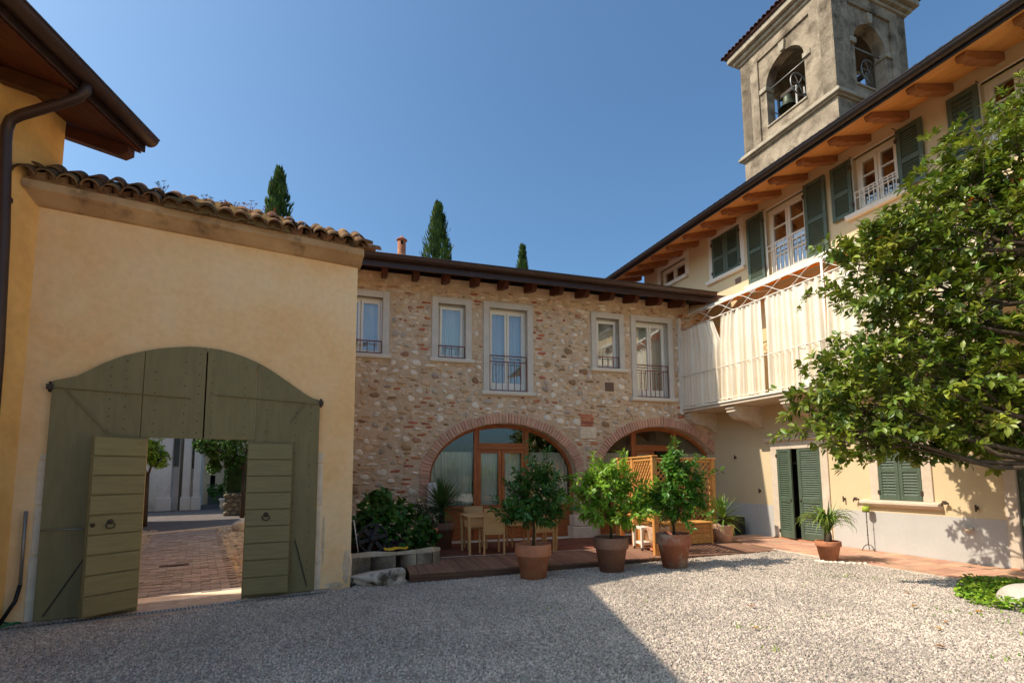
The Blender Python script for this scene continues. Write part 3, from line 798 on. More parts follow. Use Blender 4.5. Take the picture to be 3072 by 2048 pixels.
# ---- rubble: stones laid out on an occupancy grid, biggest first
CELL = .01; GX0, GX1, GZ1 = -2.75, 6.56, 5.86
W_, H_ = int((GX1-GX0)/CELL), int(GZ1/CELL)
occ = np.zeros((H_, W_), bool)
zz_, xx_ = np.mgrid[0:H_, 0:W_]
XX, ZZ = GX0 + (xx_ + .5)*CELL, (zz_ + .5)*CELL
for x0, x1, z0, z1 in WIN: occ |= (XX > x0-.012) & (XX < x1+.012) & (ZZ > z0-.10) & (ZZ < z1+.012)
for x0, x1, z0, z1 in WIN: occ |= (XX > x0-.06) & (XX < x1+.06) & (ZZ > z0-.10) & (ZZ < z0+.01)
RING = .225
for cx, a, zc, b in ARCH:
    A_, B_ = a + RING + .015, b + RING + .015
    occ |= (((XX-cx)/A_)**2 + ((ZZ-zc)/B_)**2 < 1) & (ZZ >= zc)
    occ |= (abs(XX-cx) < a + .01) & (ZZ < zc)
    occ |= (abs(XX-cx) < A_) & (ZZ < zc) & (ZZ > zc-.35)
occ |= (XX > 2.68) & (XX < 3.12) & (ZZ > 2.42) & (ZZ < 2.73)
occ |= (XX > 2.42) & (XX < 3.12) & (ZZ < .64)
occ |= (XX > 3.38) & (XX < 3.64) & (ZZ > 3.61) & (ZZ < 3.86)
srg = random.Random(21)
def try_place(cx, cz, w, h, shape):
    i0, i1 = int((cx-w/2-GX0)/CELL), int((cx+w/2-GX0)/CELL)+1
    j0, j1 = int((cz-h/2)/CELL), int((cz+h/2)/CELL)+1
    if i0 < 0 or j0 < 0 or i1 >= W_ or j1 >= H_: return False
    u = (XX[j0:j1, i0:i1]-cx)/(w/2+.006); v = (ZZ[j0:j1, i0:i1]-cz)/(h/2+.006)
    mk = (abs(u)**shape + abs(v)**shape) < 1.0
    if (occ[j0:j1, i0:i1] & mk).any(): return False
    occ[j0:j1, i0:i1] |= mk
    return True
stones = []
def fill(n, wr, hr, kinds, shape, cond=None, rot=0.0):
    for _ in range(n):
        cx, cz = srg.uniform(GX0, GX1), srg.uniform(.05, GZ1)
        if cond and not cond(cx, cz): continue
        w = srg.uniform(*wr); h = srg.uniform(*hr) if hr[1] > 1 else srg.uniform(*hr)
        if try_place(cx, cz, w, h, shape): stones.append((cx, cz, w, h, srg.choice(kinds), shape))
nearb = lambda x, z: (-1.65 < x < -.85 and 1.2 < z < 2.9) or (2.5 < x < 3.3 and 1.0 < z < 3.1) or (1.5 < x < 1.75 and z > 3.2) or (-1.2 < x < -.88 and z > 3) or (.02 < x < .32 and z > 3.6) or (3.94 < x < 4.16 and z > 3) or (5.36 < x < 5.7)
lower = lambda x, z: z < 4.6
upper = lambda x, z: z > 5.2
mid = lambda x, z: z < 5.3
fill(330, (.16,.27), (.11,.18), ["stone_white","stone_white","stone_brown","stone_tan","stone_grey","stone_white"], 2.6, lower)
fill(1100, (.14,.24), (.055,.075), ["brick_red"], 8, nearb)
fill(1500, (.11,.20), (.08,.14), ["stone_white","stone_white","stone_tan","stone_white","stone_grey"], 2.5, mid)
fill(2200, (.12,.30), (.045,.08), ["stone_tan","stone_white","stone_tan","stone_white","stone_brown"], 3.2)
fill(160, (.14,.24), (.05,.065), ["brick_red"], 8, mid)
fill(1500, (.08,.15), (.06,.10), ["stone_white","stone_tan","stone_tan","stone_grey","stone_white"], 2.5)
fill(5000, (.08,.22), (.025,.05), ["stone_tan","stone_tan","stone_white","stone_tan","stone_white","stone_brown"], 4)
fill(3500, (.04,.09), (.03,.055), ["stone_tan","stone_tan","stone_white","stone_brown","stone_tan","brick_red"], 2.6)
def stone_variant(k, shape):
    rg_ = random.Random(100+k+int(shape*10)); n = 10
    ph = [rg_.uniform(0, 6.28) for _ in range(4)]
    vs_, fs = [], []
    for (s, y) in ((1.0, .02), (.93, -.55), (.66, -.92)):
        for q in range(n):
            a = 2*math.pi*q/n
            ca, sa = math.cos(a), math.sin(a)
            rr_ = (abs(ca)**shape + abs(sa)**shape) ** (-1/shape)
            rr_ *= 1 + .12*math.sin(2*a+ph[0]) + .11*math.sin(3*a+ph[1]) + .08*math.sin(5*a+ph[2]) - .12
            vs_.append((.5*s*rr_*ca + .04*(1-s), y + .16*math.sin(a*2+ph[3])*(1-s)*2, .5*s*rr_*sa))
    vs_.append((.03, -1.0, .02))
    for i in range(2):
        for q in range(n): fs.append((i*n+q, i*n+(q+1)%n, (i+1)*n+(q+1)%n, (i+1)*n+q))
    for q in range(n): fs.append((2*n+q, 2*n+(q+1)%n, 3*n))
    return vs_, fs
variants = {}
for sh_ in (2.5, 2.6, 3.2, 4, 8): variants[sh_] = [stone_variant(k, sh_) for k in range(6)]
vmesh = {}
stones.sort(key=lambda s: -s[2]*s[3])
mass = {}
nst = 0
for (cx, cz, w, h, kd, shp) in stones:
    k = srg.randrange(6); dpt = (.015 if shp > 3.5 else .038) * srg.uniform(.6, 1.25); ang = srg.uniform(-.10, .10) * (1 if shp < 3 else .4)
    if cx < -2.55: continue
    if nst < 300:
        nst += 1
        key = (shp, k)
        if key not in vmesh: vmesh[key] = MB().add(*variants[shp][k], True).mesh("stone", "stone_tan")
        o = inst("stone" if kd != "brick_red" else "brick", vmesh[key], sh, (cx, 0, cz), (0, ang, 0), (w, dpt, h), kd)
    else:
        vs_, fs = variants[shp][k]; ca, sa = math.cos(ang), math.sin(ang)
        mass.setdefault(kd, MB()).add([(cx + x*w*ca + z*h*sa, y*dpt, cz - x*w*sa + z*h*ca) for x, y, z in vs_], fs, True)
for kd, m_ in mass.items():
    m_.build("small_bricks" if kd == "brick_red" else "small_stones", kd, sh, kind="stuff")

# ---- brick arch rings
vb = MB().box(-.5,.5,-.5,.5,-.5,.5)
vbm = [vb.mesh("brick", "voussoir")]
for cx, a, zc, b in ARCH:
    t = 0.0; L_ = 0; pts = []
    N_ = 400
    for i in range(N_+1):
        th = math.pi*i/N_; pts.append((cx + a*math.cos(th), zc + b*math.sin(th), th))
    acc = 0; step = .071; nextp = step*.5
    # straight jamb bricks at the springing, then round the ring
    for side in (-1, 1):
        for k in range(5):
            if cx + a > 6 and side > 0 and k > 8: continue
            inst("brick", vbm[0], sh, (cx + side*(a + .105), .03, zc - .035 - k*.071), (rnd.gauss(0,.02), rnd.gauss(0,.03), 0), (.205*rnd.uniform(.9,1.04), .12 + rnd.uniform(-.02,.02), .06))
    for (x0, z0, t0), (x1, z1, t1) in zip(pts, pts[1:]):
        d = math.hypot(x1-x0, z1-z0)
        if acc + d >= nextp:
            nx_, nz_ = math.cos(t0)/a, math.sin(t0)/b; ln = math.hypot(nx_, nz_); nx_, nz_ = nx_/ln, nz_/ln
            ln2 = RING * rnd.uniform(.86, 1.05)
            o = inst("brick", vbm[0], sh, (x0 + nx_*(.004+ln2/2), .03 + rnd.uniform(-.008,.008), z0 + nz_*(.004+ln2/2)), (0, -math.atan2(nz_, nx_) + rnd.gauss(0,.02), 0), (ln2, .12 + rnd.uniform(-.02,.02), .061*rnd.uniform(.85,1.08)))
            nextp += step
        acc += d
for o in [c for c in sh.children if c.name.startswith("brick") and c.data == vbm[0]]: pass
bv = vbm[0]
bmx = bmesh.new(); bmx.from_mesh(bv); bmesh.ops.bevel(bmx, geom=list(bmx.edges), offset=.06, segments=1, affect='EDGES'); bmx.to_mesh(bv); bmx.free()
# reveal (intrados) of each arch is part of the wall hole; dressed blocks on the pier
MB().box(2.69,3.11,-.035,.05,2.435,2.715).build("impost_block", "dressed_stone", sh, bevel=.012, seg=2)
MB().box(2.45,3.09,-.05,.3,.02,.36).build("pier_base", "dressed_stone", sh, bevel=.02, seg=2)
MB().box(2.50,3.07,-.045,.3,.37,.62).build("pier_base", "dressed_stone", sh, bevel=.02, seg=2)
for i in range(5):
    MB().box(2.70+rnd.uniform(0,.05),3.08-rnd.uniform(0,.05),-.016,.02,2.735+i*.062,2.785+i*.062).build("brick", "brick_red", sh, bevel=.006)
MB().box(3.395,3.625,-.02,.05,3.625,3.84).build("vent_grille", "vent_brown", sh, bevel=.004)

# ---- upper windows
def railing(x0, x1, z0, z1, y, parent, double=False):
    r_ = MB(); n = max(3, int(round((x1-x0)/.14)))
    r_.box(x0, x1, y-.012, y+.012, z1-.022, z1).box(x0, x1, y-.01, y+.01, z0, z0+.018)
    if double: r_.box(x0, x1, y-.01, y+.01, z1-.16, z1-.14)
    zt = z1 - (.15 if double else .01)
    for i in range(n+1):
        x = x0 + .008 + (x1-x0-.016)*i/n
        full = i in (0, n)
        r_.box(x-.007, x+.007, y-.007, y+.007, z0, z1 if full else zt)
        if not full and i % 2 == 1: r_.lathe([(.002,-.045),(.017,0),(.002,.045)], 8, (x, y, (z0+zt)/2 + (0 if double else .02)))
    return r_.build("railing", "iron_red", parent)
def s_window(x0, x1, z0, z1, double, tall):
    w_ = bpy.data.objects.new("window", None); w_.empty_display_size = .2; COL.objects.link(w_); w_.parent = sh
    i0, i1, t1 = x0+IN, x1-IN, z1-IN
    MB().box(x0, i0, -.035, .06, z0, z1).build("surround", "cement", w_, bevel=.006)
    MB().box(i1, x1, -.035, .06, z0, z1).build("surround", "cement", w_, bevel=.006)
    MB().box(i0, i1, -.034, .06, t1, z1).build("surround", "cement", w_, bevel=.004)
    MB().box(x0+.002, i0+.004, .06, .34, z0, t1+.004).box(i1-.004, x1-.002, .06, .34, z0, t1+.004).box(i0+.004, i1-.004, .06, .34, t1-.004, z1-.01).build("reveal", "cement", w_)
    MB().prism([(-.10,z0-.04),(-.085,z0-.085),(.02,z0-.085),(.30,z0-.03),(.30,z0+.012),(-.10,z0-.0)], x0-.045, x1+.05, 'x').build("sill", "sill_white", w_, bevel=.006)
    zb = z0 + .015
    fr = MB(); y0, y1 = .15, .21; t = .05
    fr.box(i0+.006, i0+t, y0, y1, zb, t1-.006).box(i1-t, i1-.006, y0, y1, zb, t1-.006).box(i0+t, i1-t, y0, y1, t1-t, t1-.006).box(i0+t, i1-t, y0, y1, zb, zb+t*.8)
    fr.build("frame", "pvc", w_, bevel=.004)
    spans = [(i0+t, (i0+i1)/2-.004), ((i0+i1)/2+.004, i1-t)] if double else [(i0+t, i1-t)]
    for a_, b_ in spans:
        s_ = MB(); q = .052; zl = zb + t*.8 + .004; zh = t1 - t - .004; bb = .17 if tall else .06
        s_.box(a_+.003, a_+q, y0-.02, y1-.01, zl, zh).box(b_-q, b_-.003, y0-.02, y1-.01, zl, zh).box(a_+q, b_-q, y0-.02, y1-.01, zh-q, zh).box(a_+q, b_-q, y0-.02, y1-.01, zl, zl+bb)
        sash = s_.build("sash", "pvc", w_, bevel=.004)
        pn = MB().box(a_+q-.004, b_-q+.004, .158, .163, zl+bb-.004, zh-q+.004).build("pane", "glass_up", w_)
        if not double: 
            for o in (sash, pn):
                o.rotation_euler = (R_(3.0), 0, 0); o.location = (0, .003*0 - zl*math.sin(0) , 0)
                o.location = (0, .18 - (.18*math.cos(R_(3)) - zl*math.sin(R_(3))), zl - (.18*math.sin(R_(3)) + zl*math.cos(R_(3))))
    # curtain behind
    cv, cf = [], []; nn = 60
    for i in range(nn+1):
        x = i0 + .02 + (i1-i0-.04)*i/nn
        yy = .31 + .015*math.sin(i*1.25) + .008*math.sin(i*.53)
        cv += [(x, yy, zb+.03), (x, yy, t1-.02)]
    for i in range(nn): cf.append((2*i, 2*i+2, 2*i+3, 2*i+1))
    MB().add(cv, cf, True).build("curtain", "curtain_white", w_)
    if tall: railing(i0+.01, i1-.01, z0+.03, z0+.86 , .02, w_, True)
    else: railing(i0+.01, i1-.01, z0+.03, z0+.31, .02, w_)
for i, (x0, x1, z0, z1) in enumerate(WIN):
    s_window(x0, x1, z0, z1, i in (0, 2, 4), i in (2, 4))

# ---- glazed infill of the arches
def arch_infill(cx, a, zc, b, seed):
    d_ = bpy.data.objects.new("arch_door", None); d_.empty_display_size = .3; COL.objects.link(d_); d_.parent = sh
    y0, y1 = .255, .325
    az = lambda x, e=0.0: zc + (b-e)*math.sqrt(max(0, 1 - ((x-cx)/(a-e))**2))
    m0, m1 = cx - .63, cx + .60           # door posts
    post = .075
    n = 28
    # curved head frame
    po = [(cx + a*math.cos(math.pi*i/n), zc + b*math.sin(math.pi*i/n)) for i in range(n+1)]
    pi_ = [(cx + (a-.07)*math.cos(math.pi*(n-i)/n), zc + (b-.07)*math.sin(math.pi*(n-i)/n)) for i in range(n+1)]
    MB().prism([(cx+a, .1)] + po + [(cx-a, .1), (cx-a+.07, .1)] + pi_ + [(cx+a-.07, .1)], y0, y1).build("head_frame", "larch", d_, bevel=.005)
    for x in (m0, m1):
        MB().box(x-post, x+post*.3 if x == m1 else x+post*.2, y0-.012, y1, .12, az(x)-.05).build("post", "larch", d_, bevel=.006)
    MB().box(m0+post*.2, m1-post, y0-.006, y1, 2.165, 2.265).build("transom", "larch_h", d_, bevel=.006)
    MB().box(m0+post*.2+.002, m1-post-.002, y0, y1, 2.265, 2.32).build("sash_rail", "larch_h", d_, bevel=.004)
    for (q0, q1) in ((cx-a+.07, m0-post), (m1+post*.3, cx+a-.07)):
        MB().box(q0, q1, y0, y1, .12, .20).build("bottom_rail", "larch_h", d_, bevel=.005)
        MB().box(q0, q1, y0+.02, y1-.01, .20, .80).build("panel_board", "larch_h", d_)
        MB().box(q0, q1, y0-.004, y1, .80, .885).build("mid_rail", "larch_h", d_, bevel=.005)
        xs = [q0 + (q1-q0)*i/12 for i in range(13)]
        poly = [(q0-.01,.88),(q1+.01,.88)] + [(x, max(.9, az(x,.03))) for x in xs[::-1]]
        MB().prism(poly, y0+.028, y0+.034).build("pane", "glass", d_)
        # half-height cafe curtain
        cv, cf = [], []; nn = 90
        for i in range(nn+1):
            x = q0 + (q1-q0)*i/nn
            yy = y1 + .10 + .014*math.sin(i*.9+seed) + .008*math.sin(i*.37)
            zt = min(2.115, az(x,.05))
            cv += [(x, yy, .86), (x, yy, zt)]
        for i in range(nn): cf.append((2*i, 2*i+2, 2*i+3, 2*i+1))
        MB().add(cv, cf, True).build("curtain", "cafe_curtain", d_)
    xs = [m0 + (m1-m0)*i/12 for i in range(13)]
    MB().prism([(m0,2.30),(m1,2.30)] + [(x, az(x,.03)) for x in xs[::-1]], y0+.028, y0+.034).build("pane", "glass", d_)
    MB().prism([(m0+.03,2.30),(m0+.06,2.30)] + [(x, az(x,.085)) for x in [m0+.06+(m1-m0-.18)*i/10 for i in range(11)]] + [(m1-.12,2.30),(m1-.09,2.30)] + [(x, az(x,.05)) for x in [m1-.09-(m1-m0-.12)*i/10 for i in range(11)]], y0+.005, y1-.01).build("fanlight_frame", "larch", d_)
    # double door leaves
    xm = (m0 + m1)/2
    for k, (q0, q1) in enumerate(((m0+post*.2+.004, xm-.03), (xm+.0-.024, m1-post-.004))):
        if seed == 2 and k == 1: continue        # right leaf of the far arch stands open
        st = .075
        MB().box(q0, q0+st, y0+.004, y1-.01, .13, 2.16).build("stile", "larch", d_, bevel=.005)
        MB().box(q1-st, q1, y0+.004, y1-.01, .13, 2.16).build("stile", "larch", d_, bevel=.005)
        MB().box(q0+st, q1-st, y0+.004, y1-.01, 2.085, 2.16).box(q0+st, q1-st, y0+.004, y1-.01, .80, .90).box(q0+st, q1-st, y0+.02, y1-.02, .13, .80).build("rail", "larch_h", d_, bevel=.003)
        MB().box(q0+st-.003, q1-st+.003, y0+.03, y0+.036, .895, 2.09).build("pane", "glass", d_)
        cv, cf = [], []
        for i in range(31):
            x = q0 + st + (q1-q0-2*st)*i/30; yy = y1 + .03 + .008*math.sin(i*1.1)
            cv += [(x, yy, .88), (x, yy, 2.10)]
        for i in range(30): cf.append((2*i, 2*i+2, 2*i+3, 2*i+1))
        MB().add(cv, cf, True).build("curtain", "cafe_curtain", d_)
    MB().box(cx-a, min(cx+a, 6.46), .0, .34, .02, .115).build("stone_sill", "dressed_stone", d_, bevel=.006)
arch_infill(*ARCH[0], 1)
arch_infill(*ARCH[1], 2)
MB().box(-.95,-.72,-.12,-.06,.10,1.42).build("white_board", "white_plastic", None, tuple(FS.w(0,0,0)), FS.a, bevel=.004, label="tall white board leaning by the left arch behind the palm", category="board")
# ------------------------------------------------------------------ yellow house on the right
yh = thing("yellow_house", "long yellow house with green shutters and deep timber eaves", "house", tuple(FR.w(0,0,0)), FR.a)
rect = lambda x0, x1, z0, z1: [(x0,z0),(x1,z0),(x1,z1),(x0,z1)]
UW = {1: (-6.26,-5.16,7.24,7.76), 2: (-4.10,-3.16,6.69,7.79), 3: (-2.37,-1.36,6.12,7.70), 4: (-.30,.50,6.63,7.72), 5: (1.75,2.60,6.63,7.72)}
GD = (-2.42,-1.38,.16,2.11); GW = (-.25,.46,1.09,2.38); GD2 = (1.70,2.78,.16,2.11)
BD = (-2.1,-1.0,3.25,5.35)                                   # door onto the balcony, behind the curtains
holes = [rect(*UW[k]) for k in UW] + [rect(*GD), rect(*GW), rect(*GD2), rect(*BD)]
MB().panel([(-7.09,.0),(14,.0),(14,8.10),(-7.09,8.10)], holes, 0, .38).build("wall", "plaster_right", yh)
MB().box(-7.09,-6.7,.39,6.4,0,8.1).build("gable_wall", "plaster_right", yh)
MB().box(13.6,14,.39,6.4,0,8.1).build("gable_wall", "plaster_right", yh)
MB().box(-7.09,14,6.4,6.8,0,8.1).build("rear_wall", "plaster_right", yh)
for z in (.05, 3.1, 5.95, 8.0): MB().box(-6.7,13.6,.40,6.4,z-.05,z+.05).build("floor_slab", "interior", yh)
MB().box(-6.7,13.6,2.6,2.7,.1,7.95).build("partition", "interior_warm", yh)
# painted plinth, a touch proud of the wall
for (a, b) in ((-4.5,-2.59),(-1.19,1.545),(2.93,14)):
    MB().box(a, b, -.006, .01, .0, .866).build("plinth", "plinth", yh)

# roof, soffit, rafters, gutter
SL = .30                                                   # roof pitch
zs = lambda y: 7.66 + (y + 1.15)*SL
MB().prism([(-1.2,zs(-1.2)+.03),(3.2,zs(3.2)+.03),(3.2,zs(3.2)+.16),(-1.2,zs(-1.2)+.16)], -7.45, 14.2, 'x').build("roof", "roof_tile", yh)
MB().prism([(3.2,zs(3.2)+.03),(7.6,zs(-1.2)+.03),(7.6,zs(-1.2)+.16),(3.2,zs(3.2)+.16)], -7.45, 14.2, 'x').build("roof", "roof_tile", yh)
for k in range(9):
    y0 = -1.18 + k*.135
    MB().prism([(y0,zs(y0)),(y0+.131,zs(y0+.131)),(y0+.131,zs(y0+.131)+.028),(y0,zs(y0)+.028)], -7.44, 14.2, 'x').build("soffit_board", "soffit_wood", yh)
k = 0
x = -7.30
while x < 13.5:
    MB().prism([(-1.02,zs(-1.02)-.045),(-.98,zs(-.98)-.105),(-.80,zs(-.80)-.11),(-.78,zs(-.78)-.14),(.02,zs(.02)-.14),(.02,zs(.02)),(-1.02,zs(-1.02))], x-.07, x+.07, 'x').build("rafter", "rafter_wood", yh, bevel=.006)
    x += .665
gutter(-7.46,14.2,-1.26,7.74,.085,"gutter_dark",yh)
MB().prism([(-1.205,7.62),(-1.175,7.62),(-1.175,7.80),(-1.205,7.80)], -7.45, 14.2, 'x').build("fascia", "gutter_dark", yh)
tl = MB(); xx = -7.45
tv, tf = [], []; nn = 0
while xx < 14.2:
    for (y, dz) in ((-1.27,.0),(-.9,.11)):
        for q in range(5):
            a = math.pi*q/4
            tv.append((xx + .085 - .085*math.cos(a), y, 7.785 + dz + .036*math.sin(a)))
    for q in range(4): tf.append((nn+q, nn+q+1, nn+5+q+1, nn+5+q))
    nn += 10; xx += .175
MB().add(tv, tf, True).build("eave_tiles", "roof_tile", yh, kind="stuff")
MB().tube([(-7.2,-1.26,7.68),(-7.2,-1.25,7.58),(-7.15,-1.1,7.5),(-6.7,-.35,7.2),(-6.66,-.2,7.1),(-6.66,-.12,6.9)], .045, 10).build("downpipe", "gutter_brown", yh)

# shutters
slat_me = MB().prism([(-.017,-.016),(-.013,-.021),(.017,.016),(.013,.021)], -.5, .5, 'x').mesh("slat", "shutter_green")
def shutter(w, h, sections, parent, loc, ang=0.0, sp=.047):
    """louvred leaf: local x from the hinge, front at -y; sections = [(z0, z1), ...]"""
    f = MB(); st = .075 if w > .4 else .06
    f.box(0, st, -.02, .02, 0, h).box(w-st, w, -.02, .02, 0, h)
    zc = 0
    for (a, b) in sections:
        f.box(st, w-st, -.019, .019, zc, a); zc = b
    f.box(st, w-st, -.019, .019, zc, h)
    o = f.build("shutter", "shutter_green", parent, loc, ang, bevel=.004)
    for (a, b) in sections:
        n = int((b-a)/sp); s = (b-a)/n
        for i in range(n):
            inst("slat", slat_me, o, (w/2, 0, a + (i+.5)*s), (0,0,0), (w-2*st+.004, 1.0, s/.047*1.22))
        # dark blind behind the louvres stays part of the leaf
    return o
def hinges(o, x, zs_):
    for z in zs_: MB().box(x-.02, x+.02, -.035, .0, z, z+.07).build("hinge", "iron_dark", o)

def jambs(x0, x1, z0, z1, w, top, head=.0):
    e = bpy.data.objects.new("stone_surround", None); e.empty_display_size = .2; COL.objects.link(e); e.parent = yh
    MB().box(x0-w, x0, -.03, .10, z0, z1).build("jamb", "kerb_stone", e, bevel=.006)
    MB().box(x1, x1+w, -.03, .10, z0, z1).build("jamb", "kerb_stone", e, bevel=.006)
    MB().box(x0-w, x1+w, -.032, .10, z1, z1+top).build("lintel", "kerb_stone", e, bevel=.006)
    if head: MB().prism([(-.03,z1+top),(-.10,z1+top+.04),(-.10,z1+top+head),(.05,z1+top+head),(.05,z1+top)], x0-w-.10, x1+w+.10, 'x').build("hood", "kerb_stone", e, bevel=.004)
    return e
jambs(*GD, .165, .16, .09)
jambs(*GD2, .15, .16, .09)
jambs(GW[0], GW[1], GW[2], GW[3], .155, .15, .08)
MB().prism([(-.13,1.062),(-.13,1.02),(-.10,1.00),(-.06,.965),(.02,.965),(.10,1.09),(-.02,1.09)], -.57, .73, 'x').build("sill", "kerb_stone", yh, bevel=.006)
for xx in (-.66, .80):
    MB().box(xx-.012, xx+.012, -.09, .0, 1.075, 1.095).box(xx-.03, xx+.03, -.095, -.08, 1.06, 1.12).box(xx-.045,xx-.03,-.095,-.08,1.03,1.09).build("shutter_stay", "iron_dark", yh)
for (xx, zz) in ((-3.62,1.95),(-2.93,1.15),(-.92,1.05),(1.20,1.0)):
    MB().box(xx-.010, xx+.010, -.05, .0, zz, zz+.05).box(xx-.012, xx+.012, -.06, -.05, zz-.03, zz+.08).build("shutter_catch", "iron_dark", yh)
# ground-floor door: left leaf ajar, right leaf almost shut
MB().box(-2.585,-1.19,-.06,.36,.10,.175).build("door_step", "terracotta", yh, bevel=.006)
secs = [(.13,.76),(.87,1.86)]
o = shutter(.445, 1.915, secs, yh, (-2.415,-.015,.185), R_(-13)); hinges(o, .0, (.1,1.75)); o['label'] = "left door shutter standing ajar"
MB().lathe([(.0,-.02),(.018,-.01),(.018,.01),(.0,.02)], 8).build("knob", "iron_dark", o, (.405,-.035,.82))
o = shutter(.53, 1.915, secs, yh, (-1.91,-.012,.185), R_(2)); hinges(o, .53, (.1,1.75))
MB().lathe([(.0,-.02),(.018,-.01),(.018,.01),(.0,.02)], 8).build("knob", "iron_dark", o, (.04,-.035,.82))
MB().box(-2.42,-1.38,.26,.30,.18,2.10).build("door_gap_shade", "dark_gap", yh)  # near-black sheet; the shade between the leaves is painted by its colour
# ground-floor window, shutters shut
for (xx, w) in ((-.245,.345),(.105,.35)):
    o = shutter(w, 1.275, [(.085,.49),(.57,1.20)], yh, (xx,-.012,1.095)); hinges(o, 0 if xx < 0 else w, (.1,1.1))
# second door at the right, in the tree's shade
for (xx, w) in ((1.705,.53),(2.245,.53)):
    shutter(w, 1.915, secs, yh, (xx,.05,.185))
MB().box(1.55,2.93,-.06,.36,.10,.175).build("door_step", "terracotta", yh, bevel=.006)
# wall lamp box
MB().box(1.02,1.13,-.07,.0,.655,.72).box(1.03,1.12,-.09,-.06,.665,.69).build("wall_light", "kerb_stone", yh, bevel=.006)
# upper windows
def band(x0, x1, z0, z1, w, parent):
    MB().box(x0-w, x0, -.012, .06, z0, z1+w).build("surround", "sill_white", parent, bevel=.003)
    MB().box(x1, x1+w, -.012, .06, z0, z1+w).build("surround", "sill_white", parent, bevel=.003)
    MB().box(x0, x1, -.012, .06, z1, z1+w).build("surround", "sill_white", parent, bevel=.003)
def sill_r(x0, x1, z, parent):
    MB().prism([(-.10,z-.03),(-.085,z-.09),(.02,z-.09),(.10,z-.02),(.10,z+.01),(-.10,z)], x0, x1, 'x').build("sill", "sill_white", parent, bevel=.005)
def casement(x0, x1, z0, z1, rows, parent, rail_h=0.0, cols=2):
    y0, y1 = .10, .16; t = .06
    MB().box(x0, x0+t, y0, y1, z0, z1).box(x1-t, x1, y0, y1, z0, z1).box(x0+t, x1-t, y0, y1, z1-t, z1).box(x0+t, x1-t, y0, y1, z0, z0+t).build("frame", "white_paint", parent, bevel=.004)
    xm = (x0+x1)/2
    for (a, b) in ((x0+t, xm-.005), (xm+.005, x1-t)):
        s_ = MB(); q = .055
        s_.box(a, a+q, y0-.015, y1-.01, z0+t, z1-t).box(b-q, b, y0-.015, y1-.01, z0+t, z1-t).box(a+q, b-q, y0-.015, y1-.01, z1-t-q, z1-t).box(a+q, b-q, y0-.015, y1-.01, z0+t, z0+t+q)
        for i in range(1, rows):
            z = z0+t+q + (z1-z0-2*t-2*q)*i/rows
            s_.box(a+q, b-q, y0-.01, y1-.015, z-.013, z+.013)
        s_.build("sash", "white_paint", parent, bevel=.003)
        MB().box(a+q-.004, b-q+.004, y0+.02, y0+.025, z0+t+q-.004, z1-t-q+.004).build("pane", "glass", parent)
    if rail_h:
        r_ = MB(); n = 9
        r_.box(x0, x1, -.02, .0, z0+rail_h-.02, z0+rail_h).box(x0, x1, -.02, .0, z0+rail_h-.13, z0+rail_h-.115)
        for i in range(n+1):
            x = x0 + .01 + (x1-x0-.02)*i/n
            r_.box(x-.007, x+.007, -.017, -.003, z0+.01, z0+rail_h)
        r_.build("railing", "white_paint", parent)
def uwin(k):
    e = bpy.data.objects.new("window", None); e.empty_display_size = .2; COL.objects.link(e); e.parent = yh
    return e
e = uwin(1); band(*UW[1], .16, e); sill_r(-6.40,-5.03,7.235,e); casement(*UW[1], 1, e)
e = uwin(2); band(*UW[2], .13, e); sill_r(-4.30,-3.01,6.68,e)
for (xx, w) in ((-4.095,.463),(-3.627,.463)):
    o = shutter(w, 1.09, [(.08,.45),(.54,1.02)], yh, (xx,-.01,6.695)); hinges(o, 0 if xx < -4 else w, (.12,.9))
MB().box(-3.36,-3.18,-.012,.02,6.30,6.44).build("vent_grille", "vent_brown", yh)
e = uwin(3); band(*UW[3], .04, e); sill_r(-3.02,-.72,6.10,e); casement(*UW[3], 4, e, .72)
for xx in (-2.90,-1.345):
    o = shutter(.485, 1.62, [(.08,.72),(.81,1.54)], yh, (xx,-.045,6.12)); hinges(o, .485 if xx < -2 else 0, (.2,1.35))
e = uwin(4); band(*UW[4], .03, e); sill_r(-.47,.66,6.61,e); casement(*UW[4], 3, e, .40)
for xx in (-.735,.52):
    o = shutter(.42, 1.13, [(.08,.46),(.55,1.05)], yh, (xx,-.045,6.61)); hinges(o, .42 if xx < 0 else 0, (.15,.9))
e = uwin(5); band(*UW[5], .03, e); sill_r(1.58,2.76,6.61,e); casement(*UW[5], 3, e, .40)
for xx in (1.315,2.62):
    shutter(.42, 1.13, [(.08,.46),(.55,1.05)], yh, (xx,-.045,6.61), sp=.075)
# hook of each upper shutter
for (xx, zz) in ((-2.37,7.74),(-1.30,7.72),(-.30,7.75),(.5,7.8),(1.74,7.75)):
    MB().tube([(xx,0,zz),(xx,-.10,zz),(xx+.03,-.11,zz-.03)], .006, 6).build("hook", "iron_dark", yh)

